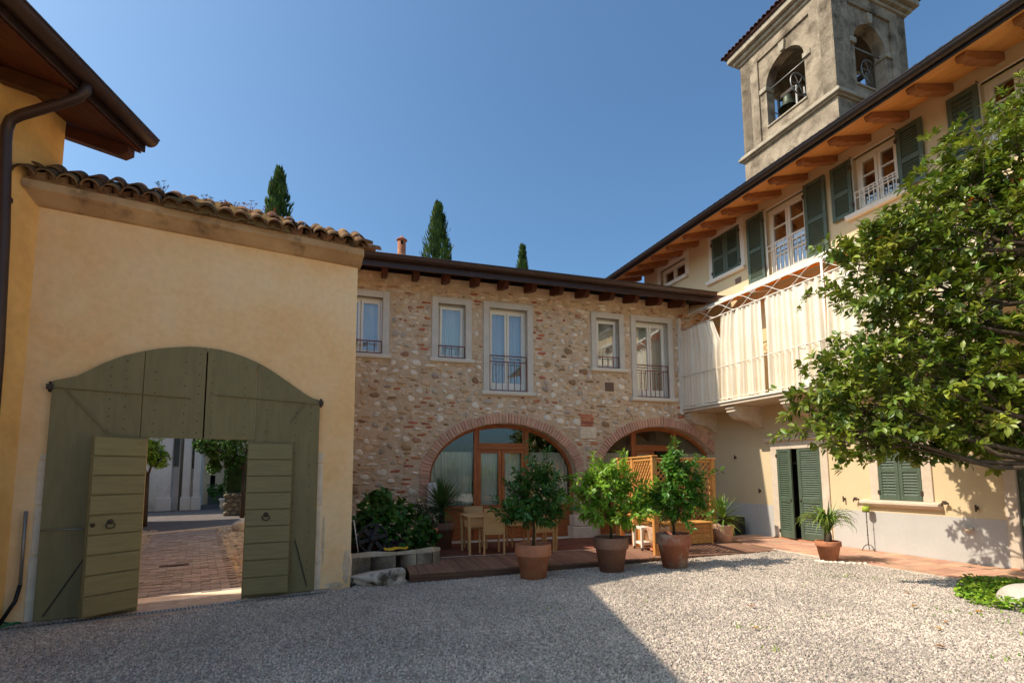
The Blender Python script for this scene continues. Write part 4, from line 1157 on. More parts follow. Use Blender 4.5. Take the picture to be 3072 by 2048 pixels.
# ---- balcony
MB().box(-4.46,2.2,-.95,-.0,3.135,3.20).build("balcony_slab", "kerb_stone", yh, bevel=.008)
MB().box(-4.46,2.2,-.985,-.0,3.205,3.25).build("balcony_edge", "sill_white", yh, bevel=.01, seg=2)
cp = [(0,2.62),(-.10,2.66),(-.20,2.74),(-.34,2.80),(-.55,2.81),(-.70,2.84),(-.80,2.92),(-.84,2.99),(-.86,3.07),(-.86,3.132),(0,3.132)]
for x in (-4.32,-2.86,-1.40,.06,1.52):
    c_ = MB().prism(cp, x-.12, x+.12, 'x').build("corbel", "kerb_stone", yh, bevel=.01, seg=2)
    for (yy, zz) in ((-.835,3.00),(-.865,3.075)):
        MB().tube([(x-.125,yy,zz),(x+.125,yy,zz)], .03, 8).build("corbel_roll", "kerb_stone", c_)
rl = MB()
rl.tube([(-4.44,-.93,4.06),(2.15,-.93,4.06)], .009, 8).box(-4.44,2.15,-.937,-.923,3.30,3.315)
x = -4.42
while x < 2.15:
    rl.box(x-.0035,x+.0035,-.933,-.927,3.25,4.06); x += .118
rl.build("balcony_railing", "white_paint", yh)
MB().box(-4.52,-4.36,-.99,-.90,3.10,5.62).build("end_post", "white_paint", yh, bevel=.005)
# curtain frame with scrolled band
fr = thing("pergola_frame", "white iron curtain frame with scrolled band above the balcony", "frame", tuple(FR.w(0,0,0)), FR.a)
MB().tube([(-4.44,-.90,5.30),(2.15,-.90,5.30)], .015, 8).build("rail", "white_paint", fr)
MB().tube([(-4.44,-.90,5.58),(2.15,-.90,5.58)], .012, 8).build("rail", "white_paint", fr)
for x in (-.42, 2.12):
    MB().tube([(x,-.90,3.25),(x,-.90,5.60)], .022, 8).build("post", "white_paint", fr)
    MB().tube([(x,-.90,5.60),(x,-.85,5.72),(x,-.80,5.70)], .02, 8).build("finial", "white_paint", fr)
sc_ = MB(); x = -4.4
while x < 2.0:
    p1 = [(x + .62*t, -.90, 5.30 + .28*(.5 - .5*math.cos(math.pi*t))) for t in [i/10 for i in range(11)]]
    p2 = [(x + .62*t, -.90, 5.58 - .28*(.5 - .5*math.cos(math.pi*t))) for t in [i/10 for i in range(11)]]
    sc_.tube(p1, .007, 6).tube(p2, .007, 6); x += .64
sc_.build("scroll_band", "white_paint", fr)
for x in (-4.4,-2.2,-.42,2.1):
    MB().tube([(x,-.90,5.58),(x,0,5.74)], .016, 8).build("roof_bar", "white_paint", fr)
# awning
aw = thing("awning", "cream and ochre awning half rolled out above the balcony curtains", "awning", tuple(FR.w(0,0,0)), FR.a)
MB().box(-3.35,2.3,-.16,-.012,5.88,6.0).build("cassette", "sill_white", aw, bevel=.02, seg=2)
MB().add([(-3.6,-.10,5.87),(2.3,-.10,5.87),(2.3,-.66,5.71),(-3.6,-.66,5.71)], [(0,1,2,3)]).build("fabric", "awning_ochre", aw).modifiers.new("S",'SOLIDIFY').thickness = .004
MB().box(-3.66,2.3,-.70,-.64,5.68,5.745).build("front_bar", "sill_white", aw, bevel=.012, seg=2)
# curtains
def curtain(name, x0, x1, label, seed, tie=None, zt=5.285, zb=3.27, y=-.885):
    rg_ = random.Random(seed); nn = int((x1-x0)/.012); nz = 14
    ph = [rg_.uniform(0,6.28) for _ in range(4)]
    cv, cf = [], []
    for i in range(nn+1):
        u = i/nn; x = x0 + (x1-x0)*u
        for j in range(nz+1):
            v = j/nz; z = zt + (zb-zt)*v
            am = (.030 + .034*v)*(.55 + .6*math.sin(u*13+ph[3])**2)
            wv = math.sin(u*(x1-x0)*44 + ph[0] + 1.3*math.sin(u*9+ph[1]) + .9*math.sin(u*21+ph[2]) + v*.5*math.sin(u*7))
            yy = y + am*wv + .012*math.sin(u*(x1-x0)*17+ph[2]+v*1.2)
            xs = x + .008*math.sin(v*5+u*11)
            if tie:                                   # (side, zc, pull): edge drawn back to a knot
                sd, zc_, pull = tie
                g_ = max(0.0, (z-zc_)/(zt-zc_)) if z > zc_ else .12*math.sin(min(1.0,(zc_-z)/1.2)*math.pi)
                e_ = u if sd > 0 else 1-u
                xs -= sd*pull*g_*e_**1.5
                yy += .03*math.exp(-((z-zc_)/.16)**2)*e_**6
            zz = z + (.014*math.sin(u*(x1-x0)*23+ph[3]) if j == 0 else 0) + (.02*math.sin(u*(x1-x0)*9+ph[1]) if j == nz else 0)
            cv.append((xs, yy, zz))
    w = nz+1
    for i in range(nn):
        for j in range(nz): cf.append((i*w+j, (i+1)*w+j, (i+1)*w+j+1, i*w+j+1))
    o = MB().add(cv, cf, True).build(name, "curtain_cream", None, tuple(FR.w(0,0,0)), FR.a, label=label, category="curtain", group="cream curtains hung along the balcony")
    return o
curtain("balcony_curtain", -4.36, -3.10, "cream balcony curtain in shade next to the stone house", 1, (1,4.72,.20))
curtain("balcony_curtain", -3.09, -1.84, "sunlit cream balcony curtain tied back beside the shaded one", 2, (-1,4.72,.10))
curtain("balcony_curtain", -1.78, -.46, "cream balcony curtain left of the thin white post", 3)
curtain("balcony_curtain", -.40, .85, "cream balcony curtain right of the white post, half hidden by the magnolia", 4)
curtain("balcony_curtain", .92, 2.1, "rightmost cream balcony curtain, behind the magnolia", 5)
# balcony door behind the curtains
for (xx, w) in ((-2.09,.54),(-1.54,.54)):
    MB().box(0,w,.0,.04,0,2.09).build("balcony_door", "honey_wood", yh, (xx,.06,3.255), bevel=.005)
MB().box(-4.15,-3.6,-.05,.0,3.3,5.4).build("balcony_shutter", "honey_wood", yh, bevel=.005)
# clear rain sheet bridging the corner between the two roofs
sheet = MB().add([(-4.30,-.62,5.98),(-3.2,-.05,6.02),(-3.3,-.60,5.74),(-4.05,-.95,5.62)], [(0,1,2,3)]).build("rain_sheet", "curtain_white", None, tuple(FR.w(0,0,0)), FR.a, label="small pale sheet closing the gap between gutter and awning", category="sheet")
sheet.modifiers.new("S",'SOLIDIFY').thickness = .01
# candle stand by the wall
cs = thing("candle_stand", "tall black iron candle stand with a green candle by the wall", "candle stand", tuple(FR.w(-.44,.14,.158)), FR.a)
MB().tube([(0,0,.10),(0,0,.70)], .008, 8).build("stem", "iron_dark", cs)
for z in (.28,.52): MB().lathe([(.0,-.02),(.016,0),(.0,.02)], 8, (0,0,z)).build("knop", "iron_dark", cs)
for a in (0, 2.09, 4.19):
    MB().tube([(0,0,.11),(.05*math.cos(a),.05*math.sin(a),.10),(.09*math.cos(a),.09*math.sin(a),.05),(.11*math.cos(a),.11*math.sin(a),.0)], .007, 6).build("foot", "iron_dark", cs)
MB().lathe([(.0,.70),(.06,.70),(.065,.71),(.0,.712)], 16).build("dish", "iron_dark", cs)
MB().lathe([(.0,.712),(.058,.712),(.060,.76),(.060,.80),(.052,.805),(.0,.80)], 16).build("candle", "wax", cs)

# ------------------------------------------------------------------ path, kerb
pa = thing("path", None, None, tuple(FR.w(0,0,0)), FR.a, kind="structure")
MB().box(-3.2,14,-1.55,-.0,.06,.150).build("bed", "concrete", pa)
tme = MB().box(-.122,.122,-.122,.122,-.02,.0).mesh("tile", "path_tile")
b_ = bmesh.new(); b_.from_mesh(tme); bmesh.ops.bevel(b_, geom=list(b_.edges), offset=.004, segments=1, affect='EDGES'); b_.to_mesh(tme); b_.free()
for i in range(38):
    for j in range(6):
        inst("tile", tme, pa, (-3.0 + i*.251, -.135 - j*.251, .157 + rnd.uniform(-.0015,.0015)), (rnd.gauss(0,.003),rnd.gauss(0,.003),0))
MB().box(-1.25,14,-1.615,-1.555,.04,.164).build("path_kerb", "kerb_stone", None, tuple(FR.w(0,0,0)), FR.a, bevel=.006, kind="structure")
# ------------------------------------------------------------------ deck and patio
dk = thing("wooden_deck", "low brown timber deck in front of the stone house", "deck", tuple(FS.w(0,0,0)), FS.a)
def s_of(p): 
    v = Vector((p[0],p[1],0)) - FS.o
    return v.dot(FS.d), v.dot(FS.n)
tipf = s_of((5.03,9.69)); tipb = s_of(FR.w(-2.55,1.60)[:2])
x = -1.62; i = 0
while x < 5.45:
    x1 = x + .138
    # right end is cut along the path
    def xl(off): return tipf[0] + (tipb[0]-tipf[0])*(tipf[1]-off)/(tipf[1]-tipb[1])
    def off_front(xx): return min(3.36, 3.36)
    y_f = -3.36
    xm = (x+x1)/2
    if xm > tipf[0]:
        t = (xm - tipf[0])/max(1e-3, tipb[0]-tipf[0]); y_f = -(tipf[1] + (tipb[1]-tipf[1])*t)
    yb = -2.13
    if y_f < yb - .05:
        MB().box(x+.002, x1-.004, y_f, yb, DECK-.028, DECK+rnd.uniform(-.002,.002)).build("plank", "deck_wood", dk, bevel=.004)
    x = x1
MB().box(-1.62,tipf[0]-.05,-3.352,-3.30,.07,DECK-.03).build("fascia_board", "deck_front", dk, bevel=.004)
MB().box(-1.62,tipf[0]-.05,-3.345,-3.30,-.05,.066).build("fascia_board", "deck_front", dk, bevel=.004)
MB().box(-1.62,5.1,-3.30,-2.14,-.05,DECK-.03).build("underdeck_shade", "dark_gap", dk)  # one near-black block; shade below the planks is put into its colour
MB().box(-1.62,5.5,-2.128,-2.10,.0,DECK+.004).build("edge_strip", "kerb_stone", dk)
pt = thing("patio", None, None, tuple(FS.w(0,0,0)), FS.a, kind="structure")
MB().add([(-4,-2.1,.145),(6.6,-2.1,.145),(6.6,.02,.085),(-4,.02,.085)], [(0,1,2,3)]).build("bed", "concrete", pt)
pb = MB().box(-.118,.118,-.058,.058,-.03,.0).mesh("brick", "patio_brick")
cnt = 0; rest = MB()
for j in range(17):
    y = -2.04 + j*.123
    for i in range(30):
        xx = -1.3 + i*.243 + (.12 if j % 2 else 0)
        if xx > 5.9: continue
        zz = .156 + (-y < 0) - ((y+2.1)/2.1)*.060 + rnd.uniform(-.0015,.0015)
        if cnt < 300 : inst("brick", pb, pt, (xx, y, zz), (R_(-1.64),0,rnd.gauss(0,.006))); cnt += 1
        else: rest.box(xx-.118, xx+.118, y-.058, y+.058, zz-.03, zz)
rest.build("brick_rest", "patio_brick", pt, kind="stuff")

# ------------------------------------------------------------------ pots and plants
def pot_profile(r, h, rim=.32):
    rt = r; rb = r*.66
    return [(0,.0),(rb,.0),(rb+(rt*.90-rb)*.98,h*(1-rim)),(rt*.985,h*(1-rim)+.004),(rt,h*(1-rim)+.02),(rt,h-.012),(rt-.01,h),(rt-.028,h),(rt-.034,h-.01),(rt-.05,h-.07),(0,h-.07)]
def crown_tips(rng, lobes, per_lobe):
    T, O = [], []
    for (cx, cy, cz, rx, ry, rz, wgt) in lobes:
        n = int(per_lobe*wgt)
        for _ in range(n):
            v = rng.normal(0,1,3); v /= np.linalg.norm(v)
            r = rng.uniform(.35,1.0)**.55
            T.append(np.array([cx,cy,cz]) + v*r*np.array([rx,ry,rz])*rng.uniform(.9,1.08))
            O.append(v + np.array([0,0,.35]) + rng.normal(0,.35,3))
    return T, O
def shoots(rng, lobes, n, ln, per=3, steps=6):
    """long leafy shoots that break the outline of a crown: returns tips, outward directions"""
    T, O = [], []
    for _ in range(n):
        cx, cy, cz, rx, ry, rz, w = lobes[rng.integers(len(lobes))]
        v = rng.normal(0,1,3) + np.array([0,0,.5]); v /= np.linalg.norm(v)
        s0 = np.array([cx,cy,cz]) + v*np.array([rx,ry,rz])*.7; L_ = ln*rng.uniform(.5,1.2)
        v2 = v + rng.normal(0,.25,3) + np.array([0,0,.25]); v2 /= np.linalg.norm(v2)
        for k in range(steps):
            T.append(s0 + v2*L_*k/(steps-1) + np.array([0,0,-.10*L_*(k/(steps-1))**2])); O.append(v2)
    return T, O
def branch_set(mb, base, lobes, rng, r0=.02, r1=.004):
    for (cx, cy, cz, rx, ry, rz, wgt) in lobes:
        e = np.array([cx,cy,cz]); b = np.array(base)
        m1 = b*.55 + e*.45 + rng.normal(0,.05,3)*np.linalg.norm(e-b)
        mb.tube([tuple(b), tuple(m1), tuple(e)], [r0, r0*.6, r1], 6)
        for _ in range(5):
            v = rng.normal(0,1,3); v /= np.linalg.norm(v); q = e + v*np.array([rx,ry,rz])*.85
            mb.tube([tuple(e*.7+m1*.3), tuple(e*.5+q*.5+rng.normal(0,.03,3)*rx), tuple(q)], [r1*1.5, r1, r1*.5], 5)
def citrus(x, y, z, label, r, h, potm, lobes, leafm, seed, per=14, tips=22, trunk_h=.4, L0=.07, L1=.12):
    rng = np.random.default_rng(seed)
    lobes = [(a_*.9, b_*.9, c_, d_*.92, e_*.92, f_*.95, g_) for a_, b_, c_, d_, e_, f_, g_ in lobes]
    t = thing("potted_citrus", label, "potted tree", (x,y,z), 0, "citrus trees in terracotta pots")
    p_ = MB().lathe(pot_profile(r,h), 32).build("pot", potm, t)
    MB().lathe([(0,h-.065),(r-.05,h-.065)], 24).build("soil", "soil", p_)
    tk = MB(); top = (rng.normal(0,.03), rng.normal(0,.03), h+trunk_h)
    tk.tube([(0,0,h-.08),(rng.normal(0,.015),rng.normal(0,.015),h+trunk_h*.5),top], [.024,.020,.017], 8)
    branch_set(tk, top, lobes, rng, .014, .004)
    tk.build("trunk", "bark_green", t)
    T, O = crown_tips(rng, lobes, tips)
    W1 = whorls(rng, T, O, per, L0*1.1, L1*1.1, .46, .95, .5)
    T, O = shoots(rng, lobes, 46, .34)
    W2 = whorls(rng, T, O, 4, L0, L1, .5, .9, .3)
    place(bpy.data.objects.new("crown", leaf_mesh("crown", *[a + b for a, b in zip(W1, W2)], leafm)), t)
    return t
# lobes are local to the pot: (x,y,z, rx,ry,rz, weight)
citrus(.31,7.74,-.01, "leftmost potted citrus, dark leaves with a pale shoot at its top", .275,.56,"terracotta",
       [(-.28,0,1.20,.26,.24,.28,1),(.05,0,1.30,.28,.26,.30,1.1),(.30,.05,1.22,.24,.24,.30,1),(-.08,-.05,1.02,.32,.28,.22,1),(.24,-.05,1.0,.24,.24,.2,.8),(-.15,.1,1.55,.2,.2,.2,.6),(.12,.05,1.68,.17,.17,.22,.6),(.33,.1,1.55,.14,.14,.14,.3),(-.42,-.1,.98,.13,.12,.10,.25)],
       "leaf_citrus_dark", 11, per=9, tips=32)
citrus(1.55,8.03,.055, "middle potted citrus, broad crown of bright yellow green leaves", .27,.55,"terracotta_grey",
       [(-.45,0,1.12,.28,.26,.30,1),(0,0,1.28,.34,.3,.30,1.3),(.38,0,1.15,.30,.28,.28,1),(-.2,-.1,.92,.32,.28,.22,1),(.28,-.1,.9,.32,.28,.22,1),(-.05,.05,1.58,.22,.2,.18,.7),(.25,.05,1.45,.22,.2,.2,.6),(-.3,.05,1.40,.2,.2,.18,.5),(.55,.05,1.02,.16,.16,.2,.4)],
       "leaf_citrus_light", 12, per=10, trunk_h=.3, tips=32)
citrus(2.60,8.22,.085, "rightmost potted citrus before the trellis, pot streaked with lime", .275,.55,"terracotta_lime",
       [(-.12,0,1.15,.30,.28,.30,1.1),(.24,0,1.2,.28,.26,.30,1.1),(-.32,0,1.05,.22,.2,.22,.7),(.12,-.08,.92,.28,.26,.2,.8),(.1,.05,1.5,.24,.22,.24,.9),(.02,.05,1.72,.15,.15,.14,.4),(.42,.05,1.35,.16,.16,.2,.5),(.50,0,1.05,.12,.12,.14,.3)],
       "leaf_citrus", 13, per=10, trunk_h=.28, tips=32)
def yucca(x, y, z, label, r, h, potm, n, ln, w, leafm, seed, trunk=.25, droop=(.6,1.6), flute=0, rim=.28, els=(-.2,1.45), hang=False):
    rg_ = random.Random(seed)
    t = thing("potted_yucca", label, "potted plant", (x,y,z), 0, "yuccas in pots")
    if flute:
        MB().lathe([(0,0),(r*.66,0),(r*.84,h*.5),(r*.98,h*.93),(r,h*.95),(r,h),(r-.025,h),(r-.04,h-.06),(0,h-.06)], 96, flute=.022, nf=24).build("pot", potm, t)
    else:
        MB().lathe(pot_profile(r,h,rim), 32).build("pot", potm, t)
    MB().lathe([(0,h-.055),(r-.045,h-.055)], 24).build("soil", "soil", t)
    zt = h + trunk
    MB().tube([(0,0,h-.08),(.01,0,h+trunk*.5),(0,0,zt)], [.06,.055,.045], 10).build("trunk", "bark", t)
    lv = []
    for i in range(n if not hang else 0):
        f = (i+.5)/n; el = els[0] + (els[1]-els[0])*f + rg_.gauss(0,.12)
        lv.append(((rg_.gauss(0,.015), rg_.gauss(0,.015), zt - .10*(1-f)), rg_.uniform(0,6.283), el, ln*rg_.uniform(.75,1.1)*(1 if f < .8 else .85), w*rg_.uniform(.8,1.15), rg_.uniform(*droop)*(1.1-f*.8)))
    for i in range(n if hang else 0):
        up = rg_.random() < .22
        el, dr, l_ = (rg_.uniform(1.0,1.5), rg_.uniform(.1,.6), ln*rg_.uniform(.7,1.0)) if up else (rg_.uniform(1.15,1.5), rg_.uniform(3.3,4.1), ln*rg_.uniform(.9,1.25))
        lv.append(((rg_.gauss(0,.015), rg_.gauss(0,.015), zt - rg_.uniform(0,.10)), rg_.uniform(0,6.283), el, l_, w*rg_.uniform(.8,1.15), dr))
    strap_mesh("leaves", lv, leafm, 7).build("leaves", leafm, t)
    return t
pl = FS.w(-.76,.84,.125)
yucca(pl.x, pl.y, pl.z, "dark yucca in a wide terracotta pot left of the first arch", .275,.52,"terracotta_grey",150,.74,.021,"leaf_yucca",5,trunk=.34,droop=(.5,1.5))
yucca(4.42,10.66,.150, "light green yucca in a ribbed pale pot by the trellis end", .225,.37,"pot_ribbed",110,.58,.019,"leaf_yucca_light",6,trunk=.18,flute=1)
yucca(5.20,8.40,.155, "drooping yucca in a small terracotta pot at the path edge", .19,.32,"terracotta",120,.62,.019,"leaf_yucca_light",8,trunk=.16,hang=True)
# ring of pale stones round that pot
def blob(rx, ry, rz, seed, sub=2, amp=.16):
    rg_ = np.random.default_rng(seed); b_ = bmesh.new(); bmesh.ops.create_icosphere(b_, subdivisions=sub, radius=1.0)
    ph = rg_.uniform(0,6.28,(4,3))
    for v in b_.verts:
        c = v.co; s = 1 + amp*(math.sin(c.x*2.3+ph[0,0])*math.sin(c.y*2.1+ph[0,1]) + .5*math.sin(c.z*4+ph[1,0]+c.x*3) + .35*math.sin(c.y*6+ph[2,0]))
        v.co = Vector((c.x*s*rx, c.y*s*ry, c.z*s*rz))
    me = bpy.data.meshes.new("blob"); b_.to_mesh(me); b_.free()
    for p in me.polygons: p.use_smooth = True
    return me
st_me = [blob(.055,.035,.028,k,1) for k in range(3)]
for m_ in st_me: m_.materials.append(MATS["stone_white"])
for k in range(13):
    a = math.pi + .25 + k*.22 if k < 8 else math.pi*1.55 + (k-8)*.16
    rr_ = .26 if k < 8 else .30 + (k-8)*.05
    px, py = 5.20 + rr_*math.cos(a), 8.40 + rr_*math.sin(a)
    o = inst("edging_stone", st_me[k % 3], None, (px, py, .165), (0,0,a+1.5+rnd.uniform(-.3,.3)), (rnd.uniform(.7,1.1),)*3)
    o['label'] = "pale rounded stone ringing the small yucca pot at the path edge"; o['category'] = "stone"; o['group'] = "stones round the yucca pot"

# ------------------------------------------------------------------ stone planter corner
tr = thing("stone_planter", "weathered grey stone planter kerb curving beside the deck", "planter", (0,0,0))
path_ = [(-2.50,7.78),(-2.20,7.93),(-1.85,8.10),(-1.55,8.24),(-1.32,8.40),(-1.22,8.58),(-1.25,8.80),(-1.40,9.0),(-1.62,9.15)]
pts = [Vector((a,b,0)) for a,b in path_]
for i in range(len(pts)-1):
    a, b = pts[i], pts[i+1]; d = (b-a).normalized(); n_ = Vector((-d.y,d.x,0)); th = .10
    hA, hB = .40 + .02*math.sin(i*2.1), .40 + .02*math.sin((i+1)*2.1)
    if i > 4: hA -= .03*(i-4); hB -= .03*(i-3)
    q = [a+d*.0005, b-d*.0005, b-d*.0005+n_*th, a+d*.0005+n_*th]
    vs_ = [tuple(v+Vector((0,0,-.02))) for v in q] + [tuple(q[0]+Vector((0,0,hA))), tuple(q[1]+Vector((0,0,hB))), tuple(q[2]+Vector((0,0,hB-.02))), tuple(q[3]+Vector((0,0,hA-.02)))]
    MB().add(vs_, [(0,1,2,3),(4,7,6,5),(0,4,5,1),(1,5,6,2),(2,6,7,3),(3,7,4,0)]).build("kerb_block", "trough_stone", tr, bevel=.006, seg=2)
MB().prism([(a, b) for a, b in path_] + [(-3.2,9.6),(-3.1,8.2)], -.02, .33, 'z').build("soil", "soil", tr)
MB().box(-.06,.06,-.05,.05,-.02,.42).build("end_stone", "dressed_stone", tr, (-2.50,7.72,0), R_(30), bevel=.015, seg=2)
# big flat-topped rock in front
rk = blob(.44,.18,.17,5,4,.20)
for v in rk.vertices:
    t = (v.co.x + .44)/.88
    v.co.z = v.co.z*(.55+.62*t) + .02; v.co.z = max(-.08, min(v.co.z, .05 + .13*t))
rk.materials.append(MATS["slab_white"])
place(bpy.data.objects.new("rock", rk), None, (-1.93,7.50,.085), R_(6), label="wedge-shaped pale rock lying at the deck's left corner", category="rock")
# hydrangea
def bush(name, label, cat, loc, lobes, leafm, seed, per, tips, L0, L1, ratio, spread=1.0, droop=.3, stem="bark_green", base=(0,0,0), group=None):
    rng = np.random.default_rng(seed)
    t = thing(name, label, cat, loc, 0, group)
    sm_ = MB(); branch_set(sm_, base, lobes, rng, .014, .004); sm_.build("stems", stem, t)
    T, O = crown_tips(rng, lobes, tips)
    place(bpy.data.objects.new("foliage", leaf_mesh("foliage", *whorls(rng, T, O, per, L0, L1, ratio, spread, droop), leafm)), t)
    return t
hy = bush("hydrangea", "large dark green hydrangea filling the planter against the stone wall", "shrub", (-2.15,8.75,.33),
     [(-.25,0,.70,.30,.28,.26,1.2),(.12,-.1,.62,.32,.28,.26,1.2),(.42,-.05,.42,.28,.26,.26,1.1),(-.15,-.3,.38,.32,.25,.25,1.1),(.25,-.35,.22,.28,.22,.2,.9),(-.4,-.2,.45,.25,.25,.3,.9),(.62,.0,.22,.22,.2,.18,.7),(-.1,.1,.88,.2,.2,.14,.5)],
     "leaf_hydrangea", 31, 7, 24, .10, .17, .85, 1.1, .5)
pet = MB(); rg_ = random.Random(4)
for k in range(24):
    x, y, z = rg_.uniform(-.45,.62), rg_.uniform(-.5,-.15), rg_.uniform(.15,.85)
    for q in range(4): pet.add([(x+rg_.uniform(-.03,.03), y-.02*q, z), (x+.03, y-.01, z+.01+rg_.uniform(0,.02)), (x-.005, y-.02, z+.03)], [(0,1,2)])
pet.build("flower_head", "petal", hy, kind="stuff")
bush("coleus_clump", "small purple leaved plant low in the planter", "plant", (-1.95,8.20,.33), [(0,0,.10,.20,.12,.10,1),(.15,.05,.14,.12,.1,.1,.6)], "leaf_purple", 33, 8, 26, .05, .09, .6)
sp_ = thing("potted_shrub", "small orange pot of trailing dark shrub on the planter", "potted plant", (-1.48,9.05,.40))
MB().lathe(pot_profile(.15,.25,.25), 28).build("pot", "terracotta", sp_)
rng = np.random.default_rng(35); T, O = crown_tips(rng, [(-.05,0,.42,.24,.22,.22,1),(-.2,.1,.55,.2,.2,.2,.7),(.1,.05,.5,.18,.18,.2,.6)], 40)
place(bpy.data.objects.new("foliage", leaf_mesh("foliage", *whorls(rng, T, O, 8, .04, .07, .45, 1.0, .4), "leaf_dark")), sp_)
# hose reel
hr = thing("hose_reel", "black plastic hose reel disc leaning in the planter", "hose reel", (-2.20,8.02,.60), R_(24))
rim = [(.215*math.cos(a), 0, .215*math.sin(a)) for a in [i*2*math.pi/32 for i in range(33)]]
MB().tube(rim, .018, 8).build("rim", "black_plastic", hr)
for k in range(6):
    a = k*math.pi/3 + .2
    MB().beam((.05*math.cos(a),0,.05*math.sin(a)), (.21*math.cos(a),0,.21*math.sin(a)), .02, .055, (math.sin(a),0,-math.cos(a))).build("spoke", "black_plastic", hr)
MB().lathe([(0,-.10),(.13,-.10),(.14,-.06),(.12,-.05),(.12,.02),(.0,.02)], 28).build("drum", "black_plastic", hr, (0,.06,0)).rotation_euler = (R_(90),0,0)
MB().lathe([(0,0),(.07,0),(.07,.03),(0,.03)], 20).build("hub", "black_plastic", hr).rotation_euler = (R_(90),0,0)
MB().tube([(-.22,.03,-.2),(-.25,.02,.0),(-.30,.0,.30)], .008, 6).build("handle", "white_plastic", hr)
hs = []
for i in range(46):
    a = i*.42; hs.append((-1.86 + (.16+.02*math.sin(i*.9))*math.cos(a), 8.11 + .06*math.sin(a) + .07*math.cos(a), .418 + .0007*i + .012*math.sin(i*1.7)))
MB().tube(hs, .0065, 6).build("coiled_hose", "hose_yellow", label="coil of thin yellow hose lying on the planter kerb", category="hose")

# ------------------------------------------------------------------ table and chairs
def table():
    c = FS.w(.40,1.66,.112)
    t = thing("dining_table", "pale veneer dining table on the patio behind the citrus", "table", tuple(c), FS.a)
    MB().box(-.88,.88,-.40,.38,.70,.728).build("top", "veneer", t, bevel=.006)
    MB().box(-.84,.84,-.365,-.345,.63,.70).box(-.84,.84,.325,.345,.63,.70).box(-.845,-.825,-.345,.325,.63,.70).box(.825,.845,-.345,.325,.63,.70).build("apron", "veneer", t)
    for sx in (-1, 1):
        for sy in (-1, 1):
            MB().add([(sx*.85-.028,sy*.36-.028,.70),(sx*.85+.028,sy*.36-.028,.70),(sx*.85+.028,sy*.36+.028,.70),(sx*.85-.028,sy*.36+.028,.70),
                      (sx*.83-.02,sy*.35-.02,0),(sx*.83+.02,sy*.35-.02,0),(sx*.83+.02,sy*.35+.02,0),(sx*.83-.02,sy*.35+.02,0)],
                     [(0,1,2,3),(7,6,5,4),(0,4,5,1),(1,5,6,2),(2,6,7,3),(3,7,4,0)]).build("leg", "veneer", t, bevel=.004)
table()
def chair(s, off, rot, label, z):
    c = FS.w(s, off, z)
    t = thing("dining_chair", label, "chair", tuple(c), FS.a + rot, "veneer chairs round the table")
    w = .20
    # seat and back; back on the -y side
    MB().box(-w,w,-.19,.20,.42,.445).build("seat", "veneer", t, bevel=.008, seg=2)
    MB().prism([(-.185,.36),(-.165,.36),(-.165,.46),(-.205,.83),(-.225,.83),(-.19,.46)], -w, w, 'x').build("backrest", "veneer", t, bevel=.005)
    for sx in (-1,1):
        MB().box(sx*w-.016*(1+sx),sx*w+.016*(1-sx),-.20,-.165,0,.40).build("leg", "veneer", t, bevel=.004)
        MB().box(sx*w-.016*(1+sx),sx*w+.016*(1-sx),.165,.198,0,.42).build("leg", "veneer", t, bevel=.004)
chair(-.02,2.00,0,"pale chair with its back to the yard, at the table's left end",.155)
chair(.93,2.00,.05,"pale chair with its back to the yard, at the table's right end",.155)
chair(-.10,1.00,math.pi,"pale chair on the wall side, left end of the table",.112)
chair(.80,1.00,math.pi,"pale chair on the wall side, right end of the table",.112)

# ------------------------------------------------------------------ trellis screen
ts = thing("trellis_screen", "honey coloured timber trellis screen around the storage box", "trellis", (0,0,0))
lath_me = MB().box(-.5,.5,-.5,.5,-.5,.5).mesh("lath", "honey_wood")
def trellis_panel(ax, ay, bx, by, z0, z1, posts, name_posts=True):
    A, B = Vector((ax,ay,0)), Vector((bx,by,0)); d = (B-A); L_ = d.length; ang = math.atan2(d.y, d.x)
    e = bpy.data.objects.new("panel", None); e.empty_display_size = .2; COL.objects.link(e); e.parent = ts
    e.location = (ax,ay,DECK); e.rotation_euler = (0,0,ang)
    for p in posts: MB().box(p-.045,p+.045,-.045,.045,-.01,1.73).build("post", "honey_wood", e, bevel=.006)
    MB().box(-.07,L_+.07,-.055,.055,1.732,1.765).build("top_rail", "honey_wood", e, bevel=.006)
    for p0, p1 in zip(posts, posts[1:]):
        x0, x1 = p0+.047, p1-.047
        for (z, h) in ((z1-.05,.05),(z0,.05)): MB().box(x0,x1,-.025,.025,z,z+h).build("rail", "honey_wood", e, bevel=.004)
        MB().box(x0,x0+.035,-.024,.024,z0+.05,z1-.05).build("stile", "honey_wood", e)
        MB().box(x1-.035,x1,-.024,.024,z0+.05,z1-.05).build("stile", "honey_wood", e)
        X0, X1, Z0, Z1 = x0+.02, x1-.02, z0+.035, z1-.035; sp = .125
        for sgn, yy in ((1,-.009),(-1,.009)):
            c0 = (X0 - Z1) if sgn > 0 else (X0 + Z0)
            c1 = (X1 - Z0) if sgn > 0 else (X1 + Z1)
            c = c0 + sp*.6
            while c < c1 - .04:
                # line x - sgn*z = c
                zs_ = sorted(((X0-c)*sgn, (X1-c)*sgn)); za, zb = max(Z0, zs_[0]), min(Z1, zs_[1])
                if zb - za > .03:
                    xa, xb = c + sgn*za, c + sgn*zb
                    ln = math.hypot(xb-xa, zb-za)
                    inst("lath", lath_me, e, ((xa+xb)/2, yy, (za+zb)/2), (0, -math.atan2(zb-za, xb-xa), 0), (ln, .012, .026))
                c += sp
P0, P1 = (2.54,9.02), (2.30,11.05)
trellis_panel(*P0, *P1, .57, 1.72, [0, 1.02, 2.04])
